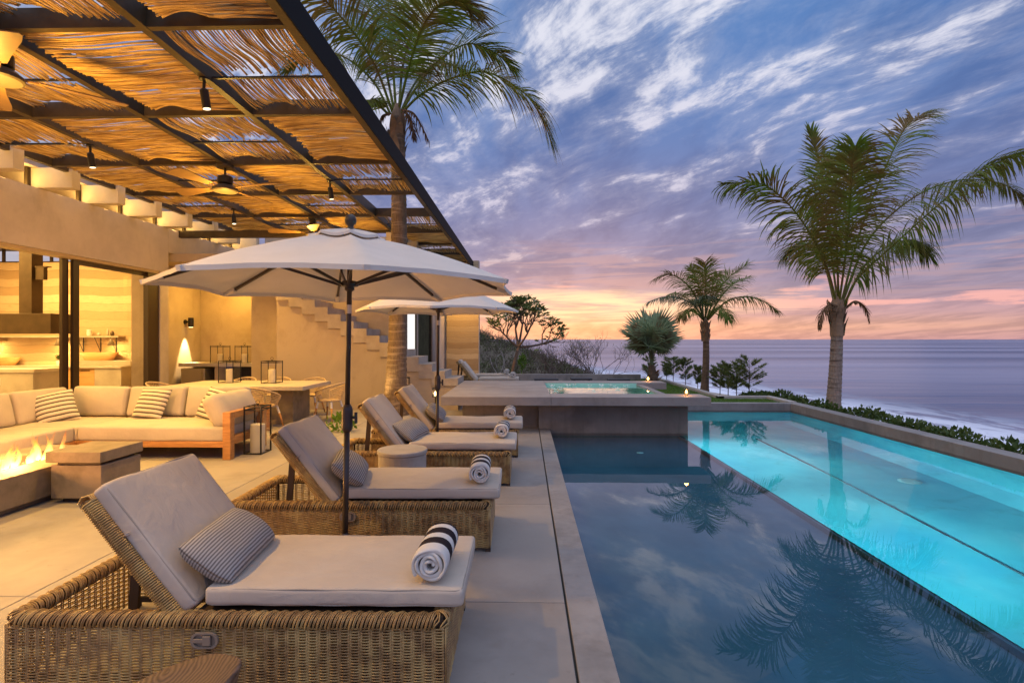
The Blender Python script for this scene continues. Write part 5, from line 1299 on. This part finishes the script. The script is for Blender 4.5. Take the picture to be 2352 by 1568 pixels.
for k, pts in enumerate([[(870, 900), (960, 930), (1030, 1040), (1085, 1170)], [(880, 910), (930, 960), (955, 1050), (965, 1130)], [(760, 930), (700, 960), (690, 1060), (700, 1150)]]):
    LP.part('dead_frond', frond(A_(z6(pts), 11.7, [0, -.1, -.15, -.15]), .30, 60+k, droop=1.6, n=26), dead_m)
# big right palm
RP = Thing('palm_tree', 'big windblown coconut palm beyond the right pool wall', 'palm tree', (7.42, 13.3, -.2), 'coconut palms')
palm_trunk(RP, (7.40, 13.3, -.3), at(1921, 720, 13.3), .155, .112, .06, trunk2, .10)
crown_boots(RP, at(1922, 715, 13.3), .16, .6, 2)
def z5(pts): return [(1617+.3867*a, 220.5+.3867*b_) for a, b_ in pts]
rfz = [([(790, 1250), (740, 1050), (650, 850), (500, 640), (330, 520), (110, 525)], [0, -.2, -.4, -.5, -.6, -.7], .95, .9),
       ([(795, 1230), (750, 900), (710, 600), (680, 380), (635, 205)], [0, .5, .8, 1.0, 1.1], .6, .4),
       ([(800, 1250), (840, 950), (868, 650), (880, 430), (900, 300)], [0, -.5, -1.0, -1.4, -1.6], .95, .8),
       ([(815, 1230), (930, 800), (1080, 420), (1210, 170), (1350, 95)], [0, .4, .7, .9, .9], .9, .7),
       ([(820, 1300), (900, 1100), (1120, 890), (1400, 640), (1650, 440), (1900, 335)], [0, -.2, -.5, -.8, -1.0, -1.1], 1.05, 1.5),
       ([(815, 1240), (980, 850), (1250, 600), (1520, 500), (1760, 520), (1890, 600)], [0, .7, 1.2, 1.5, 1.7, 1.7], .95, 1.3),
       ([(800, 1250), (790, 900), (780, 600), (800, 400), (860, 290)], [0, -.3, -.3, -.2, .0], .9, .8),
       ([(780, 1250), (720, 1020), (640, 900), (560, 880), (470, 960)], [0, .9, 1.5, 1.9, 2.1], .85, 1.3),
       ([(830, 1240), (960, 1000), (1120, 880), (1260, 860), (1330, 950)], [0, .9, 1.5, 1.8, 2.0], .9, 1.5)]
for k, pts in enumerate([[(790, 1250), (740, 1240), (700, 1300), (690, 1380)], [(840, 1260), (900, 1220), (960, 1260), (980, 1340)]]):
    RP.part('dead_frond', frond(A_(z5(pts), 13.2, [0, -.1, -.15, -.15]), .28, 70+k, droop=1.6, n=26), dead_m)
for k, (pts, dys, Lm, dr) in enumerate(rfz):
    RP.part('frond', frond(A_(z5(pts), 13.3, dys), Lm*1.12, 90+k, droop=dr, wind=(.36, 0, 0), n=116, bare=.2, wd=.042, fill=.96), leaf_m)
# middle palm
MP = Thing('palm_tree', 'small coconut palm standing among the young shrubs', 'palm tree', (5.84, 17.9, 0), 'coconut palms')
palm_trunk(MP, (5.84, 17.9, -.2), at(1620, 750, 17.8), .115, .085, .08, trunk1, .10)
crown_boots(MP, at(1620, 752, 17.8), .13, .45, 3)
def z9(pts): return [(1396.5+.22262*a, 588+.22262*b_) for a, b_ in pts]
mf = [([(985, 640), (930, 480), (850, 330), (720, 220), (600, 190), (465, 250)], [0, -.1, -.2, -.3, -.4, -.5], .62, .55),
      ([(980, 650), (880, 500), (720, 430), (560, 425), (410, 480)], [0, -.2, -.5, -.8, -1.0], .55, .8),
      ([(985, 640), (960, 400), (910, 230), (840, 115)], [0, .3, .6, .8], .45, .3),
      ([(1005, 640), (1010, 400), (1005, 200), (1000, 65)], [0, -.3, -.4, -.5], .62, .5),
      ([(1020, 640), (1120, 380), (1260, 210), (1440, 85)], [0, .1, .1, .1], .6, .35),
      ([(1025, 650), (1180, 400), (1320, 270), (1465, 215)], [0, .5, .8, 1.0], .55, .5),
      ([(1030, 660), (1220, 470), (1420, 420), (1600, 465), (1750, 570)], [0, -.3, -.5, -.6, -.6], .62, .95),
      ([(990, 650), (950, 500), (1000, 430), (1090, 420)], [0, -.8, -1.3, -1.6], .5, .9),
      ([(1020, 660), (1120, 540), (1200, 560), (1240, 660)], [0, -.6, -1.0, -1.2], .5, 1.0),
      ([(985, 660), (880, 560), (800, 560), (760, 640)], [0, -.6, -1.0, -1.2], .5, 1.0),
      ([(1000, 640), (1060, 400), (1090, 250), (1130, 180)], [0, .9, 1.3, 1.5], .5, .5),
      ([(990, 650), (860, 470), (700, 380), (600, 420)], [0, 1.0, 1.6, 1.9], .5, .8)]
for k, (pts, dys, Lm, dr) in enumerate(mf):
    MP.part('frond', frond(A_(z9(pts), 17.8, dys), Lm*1.2, 140+k, droop=dr*1.25, wind=(.15, 0, 0), n=76, wd=.028), leaf2_m if k in (1, 7) else leaf_m)

# fan palm
FP = Thing('fan_palm', 'stubby blue green fan palm behind the back corner of the spa', 'palm tree', (4.75, 20.2, 0))
b = MB(); b.tube([(4.72, 20.2, -.1), (4.70, 20.2, .25), (4.66, 20.2, .7)], [.17, .20, .11], 14); FP.part('trunk', b, trunk1, smooth=True)
rr_ = random.Random(8); b = MB()
for k in range(26):
    a = rr_.uniform(0, 2*PI); d = Vector((math.cos(a), math.sin(a), 0)); w_ = d.cross(Vector((0, 0, 1)))*.05; z0 = rr_.uniform(.0, .45); p0 = Vector((4.70, 20.2, z0))+d*.15; L = rr_.uniform(.2, .42)
    p1 = p0+d*L*.6+Vector((0, 0, L*.55)); p2 = p0+d*L+Vector((0, 0, L*.6)); b.add([p0-w_, p0+w_, p1-w_*.7, p1+w_*.7, p2-w_*.1, p2+w_*.1], [(0, 1, 3, 2), (2, 3, 5, 4)])
FP.part('leaf_base', b, M('orange_boot', (.34, .19, .08), (.24, .13, .06), 5, .85))
base = Vector((4.67, 20.2, .5)); C0 = Vector((4.66, 20.2, 1.55)); Zu = Vector((0, 0, 1))
for k in range(13):
    a = k*2.39996+.4; el = R([75, 52, 38, 22, 8, -6, -18][int(k*7/13)]+rr_.uniform(-6, 6))
    d = Vector((math.cos(a)*math.cos(el), math.sin(a)*math.cos(el), math.sin(el)))
    c = C0+Vector((d.x*.34, d.y*.34, d.z*.42)); b = MB(); b.tube(spline([base, base.lerp(c, .5)+Vector((-d.x*.08, -d.y*.08, 0)), c], 8), [.024-.0012*q for q in range(9)], 5)
    hd = Vector((math.cos(a), math.sin(a), 0)); dA = (d*.75+Zu*.45).normalized(); B1 = Zu.cross(hd).normalized(); N = dA.cross(B1)
    if N.dot(d) < 0: N = -N
    RL = rr_.uniform(.98, 1.16); NS = 34
    for q in range(NS):
        th = R(-155+310*(q+.5)/NS); dd = (dA*math.cos(th)+B1*math.sin(th)).normalized(); sd_ = (B1*math.cos(th)-dA*math.sin(th)).normalized()
        hw = RL*.50*math.tan(R(310/NS/2))*1.02; L = RL*rr_.uniform(.90, 1.06)*(1-.15*abs(th)/PI); cupd = N*.14
        m_ = c+dd*L*.60+cupd*.6; hw *= 1.08; t_ = c+dd*L+cupd*.8+Vector((0, 0, -.02-.05*rr_.random()))
        b.add([c, m_-sd_*hw, m_+N*.03, t_], [(0, 1, 2), (1, 3, 2)]); b.add([c, m_+sd_*hw, m_+N*.03, t_], [(0, 2, 1), (1, 2, 3)])
    FP.part('fan_leaf', b, fan_m)

# =================================================================== SHRUBS, HEDGE, TREES, SCRUB
rb = random.Random(21)
def leafcards(b, c, r, n, size, rng, asp=.35, upb=.2):
    for k in range(n):
        d = Vector((rng.gauss(0, 1), rng.gauss(0, 1), rng.gauss(0, 1))).normalized(); p = Vector(c)+Vector((d.x*r[0], d.y*r[1], d.z*r[2]))*rng.random()**.45
        ax_ = (d+Vector((rng.gauss(0, .5), rng.gauss(0, .5), rng.gauss(upb, .5)))).normalized(); sd_ = ax_.cross(Vector((rng.gauss(0, 1), rng.gauss(0, 1), rng.gauss(0, 1)))).normalized(); s_ = size*rng.uniform(.6, 1.3)
        b.add([p, p+ax_*s_*.5+sd_*s_*asp, p+ax_*s_, p+ax_*s_*.5-sd_*s_*asp], [(0, 1, 2, 3)])
bush = [(5.98, 23.2, .62, 'young feathery shrub nearest the fan palm'), (6.02, 22.3, .85, 'second young feathery shrub right of the fan palm'), (6.02, 20.6, .86, 'third young feathery shrub right of the fan palm, round topped'), (6.0, 19.1, .72, 'narrow young feathery shrub just left of the small coconut palm'),
        (6.15, 17.35, .80, 'thin young feathery shrub just right of the small coconut palm trunk'), (6.22, 16.85, .86, 'wide young feathery shrub right of the small coconut palm'), (6.30, 16.4, .78, 'slim young feathery shrub between two wider ones'), (6.55, 16.1, 1.12, 'tallest feathery shrub at the right end of the shrub row'), (5.2, 22.9, .85, 'dark feathery shrub behind the fan palm boots')]
for k, (X, Y, h, lab) in enumerate(bush):
    T_ = Thing('shrub', lab, 'shrub', (X, Y, 0), 'young feathery shrubs along the cliff edge'); b1, b2 = MB(), MB()
    b1.tube([(X, Y, -.4), (X+.02, Y, h*.5), (X+.01, Y, h*.95)], [.016, .012, .005], 5)
    for q in range(38):
        z_ = h*rb.uniform(.12, .97); a = rb.uniform(0, 2*PI); L = (.34 if k != 3 else .18)*(1.1-.6*abs(z_/h-.55)*1.6)*rb.uniform(.6, 1.1)*(h/.85)
        p0 = Vector((X, Y, z_)); p1 = p0+Vector((math.cos(a)*L, math.sin(a)*L, L*.55)); b1.tube([p0, p1], .005, 4, cap=False)
        for s_ in range(75):
            u = rb.uniform(.35, 1.08); p = p0.lerp(p1, u); d = ((p1-p0).normalized()*.7+Vector((rb.gauss(0, .6), rb.gauss(0, .6), rb.gauss(.25, .5)))).normalized(); w_ = d.cross(Vector((rb.gauss(0, 1), rb.gauss(0, 1), .3))).normalized()*.009; ll = rb.uniform(.06, .12)
            b2.add([p-w_, p+w_, p+d*ll], [(0, 1, 2)])
    T_.part('branches', b1, twig_m); T_.part('foliage', b2, pine_m)
# hedge beyond the right wall
HG = Thing('hedge', 'low leafy green hedge along the outside of the pool wall', 'hedge', (7.1, 9, -.3))
b = MB(); rh = random.Random(31)
Y = 2.5
while Y < 16.2:
    X = 7.08+.1*math.sin(Y*1.3) + (.0 if Y < 13.5 else -(.0)); hgt = .10+.10*mnoise.noise(Vector((Y*1.1, 0, 3)))+.05*math.sin(Y*5)
    leafcards(b, (X, Y, hgt-.14), (.25, .16, .20), 105, .085, rh, .34, .5); Y += .15
HG.part('foliage', b, hedge_m)
b = MB()
for k in range(60): Y = rh.uniform(2.5, 16); b.tube([(7.08, Y, -.5), (7.08+rh.uniform(-.15, .15), Y+rh.uniform(-.15, .15), .05)], .008, 4, cap=False)
HG.part('stems', b, twig_m)
b = MB()
for k in range(40): leafcards(b, (6.4+rh.uniform(-.2, .5), 15.25+rh.uniform(0, .35), .02), (.2, .15, .13), 60, .075, rh, .34, .5)
q = Thing('ground_shrub', 'low leafy plants behind the corner of the lawn kerb', 'plants', (6.5, 15.4, 0)); q.part('foliage', b, hedge_m)
# planting bed by the palm foot
q = Thing('bed_plants', 'small clump of leafy plants by the foot of the tall palm', 'plants', (-3.3, 9.7, 0)); b = MB(); leafcards(b, (-3.3, 9.7, .14), (.25, .2, .14), 150, .10, rh, .25, .6); q.part('foliage', b, grass_m)

def branch(b, tips, p, d, L, r0, depth, rng, bend=.35, up=.15, kids=(2, 3), shrink=.72):
    pts = [p.copy()]; dd = d.copy(); n = 4
    for k in range(n): dd = (dd+Vector((rng.gauss(0, bend*.35), rng.gauss(0, bend*.35), rng.gauss(up*.4, bend*.2)))).normalized(); pts.append(pts[-1]+dd*L/n)
    r1 = r0*.68; b.tube(pts, [r0+(r1-r0)*k/n for k in range(n+1)], 6 if r0 > .02 else 4, cap=False)
    if depth == 0: tips.append((pts[-1], dd)); return
    for k in range(rng.randint(*kids)):
        a = Vector((rng.gauss(0, 1), rng.gauss(0, 1), rng.gauss(0, .6))).normalized(); nd = (dd+a*rng.uniform(.45, .85)).normalized(); nd.z += up*.3; nd.normalize()
        branch(b, tips, pts[-1], nd, L*shrink*rng.uniform(.8, 1.15), r1, depth-1, rng, bend, up, kids, shrink)
FT = Thing('frangipani_tree', 'open branched frangipani tree with clustered leaves and white blooms', 'tree', (-.55, 24, -.4))
rt = random.Random(77); b = MB(); tips = []
fork = at(1190.6, 797, 24); b.tube(spline([(-.62, 24, -.5), at(1178, 850, 24), fork], 8), [.085, .082, .08, .078, .075, .074, .072, .07, .07], 8)
for (px_, py_, dy) in ((1184, 755, .3), (1212, 765, -.3), (1245, 790, .2), (1200, 745, .6), (1165, 775, -.4)):
    p1 = at(px_, py_, 24+dy); b.tube(spline([fork, fork.lerp(p1, .5)+Vector((0, 0, -.03)), p1], 5), [.06, .056, .052, .048, .045, .042], 6, cap=False)
    for q in range(5):
        d = ((p1-fork).normalized()*.6+Vector((rt.gauss(0, .5), rt.gauss(0, .45), rt.uniform(-.1, .8)))).normalized(); branch(b, tips, p1, d, .46, .034, 3, rt, .45, .16, (2, 3), .78)
FT.part('trunk', b, frangbark, smooth=True)
bl, bf = MB(), MB(); cc = at(1215, 730, 24); kept = 0
for (p, d) in tips:
    if ((p.x-cc.x)/1.55)**2+((p.z-cc.z)/1.35)**2 > 1.25: continue
    for q in range(rt.randint(5, 8)):
        a = rt.uniform(0, 2*PI); e = Vector((math.cos(a), math.sin(a), 0)); ax_ = (d*.6+e+Vector((0, 0, .25))).normalized(); sd_ = ax_.cross(d+Vector((.01, .3, 0))).normalized(); L = rt.uniform(.16, .27)
        b_ = p+ax_*L*.55; bl.add([p, b_+sd_*.035+ax_*0, p+ax_*L+Vector((0, 0, -.02)), b_-sd_*.035], [(0, 1, 2, 3)])
    if rt.random() < .05:
        for q in range(14): v = Vector((rt.gauss(0, .045), rt.gauss(0, .045), rt.gauss(.06, .04))); bf.add([p+v, p+v+Vector((.03, 0, .01)), p+v+Vector((.02, .0, .035)), p+v+Vector((-.01, 0, .03))], [(0, 1, 2, 3)])
FT.part('leaves', bl, frang_m); FT.part('blossoms', bf, petal)
for (px_, py_, Y0, h, wd_, lab, mt, kd) in ((1300, 857, 27, 1.5, .9, 'bare twiggy shrub right of the frangipani tree', twig_m, 5), (1370, 862, 26, 1.65, 1.1, 'wide bare shrub with a few leaves left of the fan palm', twig_m, 5), (1147, 856, 26, 1.4, .5, 'bleached pale dead shrub in front of the scrubby hill', twig_w, 3), (1262, 858, 28, 1.3, .6, 'thin dark twiggy shrub close behind the far low wall', twig_m, 4)):
    p = at(px_, py_, Y0); g0 = ground_h(p.x, p.y); T_ = Thing('bare_shrub', lab, 'shrub', (p.x, p.y, g0), 'bare shrubs beyond the terrace'); b = MB(); tips = []
    for q in range(9 if kd > 3 else 4):
        a = rt.uniform(0, 2*PI); d = Vector((math.cos(a)*wd_, math.sin(a)*wd_, 1.0)).normalized(); root_ = Vector((p.x, p.y, p.z-.35)); b.tube([Vector((p.x, p.y, g0-.1)), root_], .02, 5, cap=False); branch(b, tips, root_, d, h*.52, .018 if kd > 3 else .022, kd-1, rt, .5, .15, (2, 3) if kd > 3 else (1, 2), .74)
    T_.part('branches', b, mt)
    if kd >= 5:
        b = MB(); [leafcards(b, tp, (.03, .03, .03), 2, .06, rt) for tp, _ in tips if rt.random() < .22]; T_.part('leaves', b, frang_m)
# yellow green bush at the tree foot
q = Thing('small_bush', 'small yellow green bush beside the frangipani trunk', 'shrub', (-.25, 24.3, -.4)); b = MB(); leafcards(b, at(1200, 830, 24.3), (.16, .16, .34), 260, .10, rt, .3, .5); b.tube([(-.2, 24.3, -.5), at(1199, 838, 24.3)], .02, 5); q.part('foliage', b, grass_m)
# scrub over the ridge
b1, b2 = MB(), MB(); rs_ = random.Random(9)
for k in range(900):
    Y = rs_.uniform(27, 44); X = rs_.uniform(-9, 4.6)
    z_ = ground_h(X, Y)
    if z_ < -6: continue
    s_ = rs_.uniform(.25, .6)
    if rs_.random() < .8: leafcards(b1, (X, Y, z_+s_*.3), (s_, s_, s_*.55), 46, .12, rs_, .3, .5)
    if rs_.random() < .5:
        for q in range(5): b2.tube([(X, Y, z_), (X+rs_.gauss(0, .25), Y+rs_.gauss(0, .25), z_+rs_.uniform(.3, 1.0))], .009, 3, cap=False)
o = b1.build('hill_scrub', scrub_m); o['kind'] = 'stuff'; tag(o, 'dense dark scrub covering the hill behind the far wall', 'scrub')
o = b2.build('hill_twigs', twig_m); o['kind'] = 'stuff'; tag(o, 'dry bare twigs sticking out of the scrub on the hill', 'twigs')

# trunk uplight
T_ = Thing('uplight', 'small warm uplight at the foot of the tall palm', 'ground light', (-3.2, 11.45, 0))
b = MB(); b.rev([(.05, 0), (.055, .06), (.04, .065)], 14, (-3.2, 11.45, 0)); T_.part('housing', b, black)
b = MB(); b.rev([(.038, .067), (.001, .068)], 14, (-3.2, 11.45, 0), cap=False); T_.part('lens', b, lampglow)
lamp('SPOT', 'uplight_beam', (0, 0, .09), 160, (1, .66, .26), T_.o, size=.03, target=(.38, .38, 2.6), cone=60, blend=.8)
T_ = Thing('niche_light', 'warm recessed light under the left end of the spa slab', 'wall light', (-1.3, 10.9, .1))
b = MB(); b.box(-1.34, -1.26, 10.86, 10.94, .001, .05); T_.part('housing', b, black); b = MB(); b.box(-1.33, -1.27, 10.87, 10.93, .0505, .056); T_.part('lens', b, lampglow)
lamp('POINT', 'niche_glow', (0, 0, .15), 7, (1, .60, .22), T_.o, size=.05)
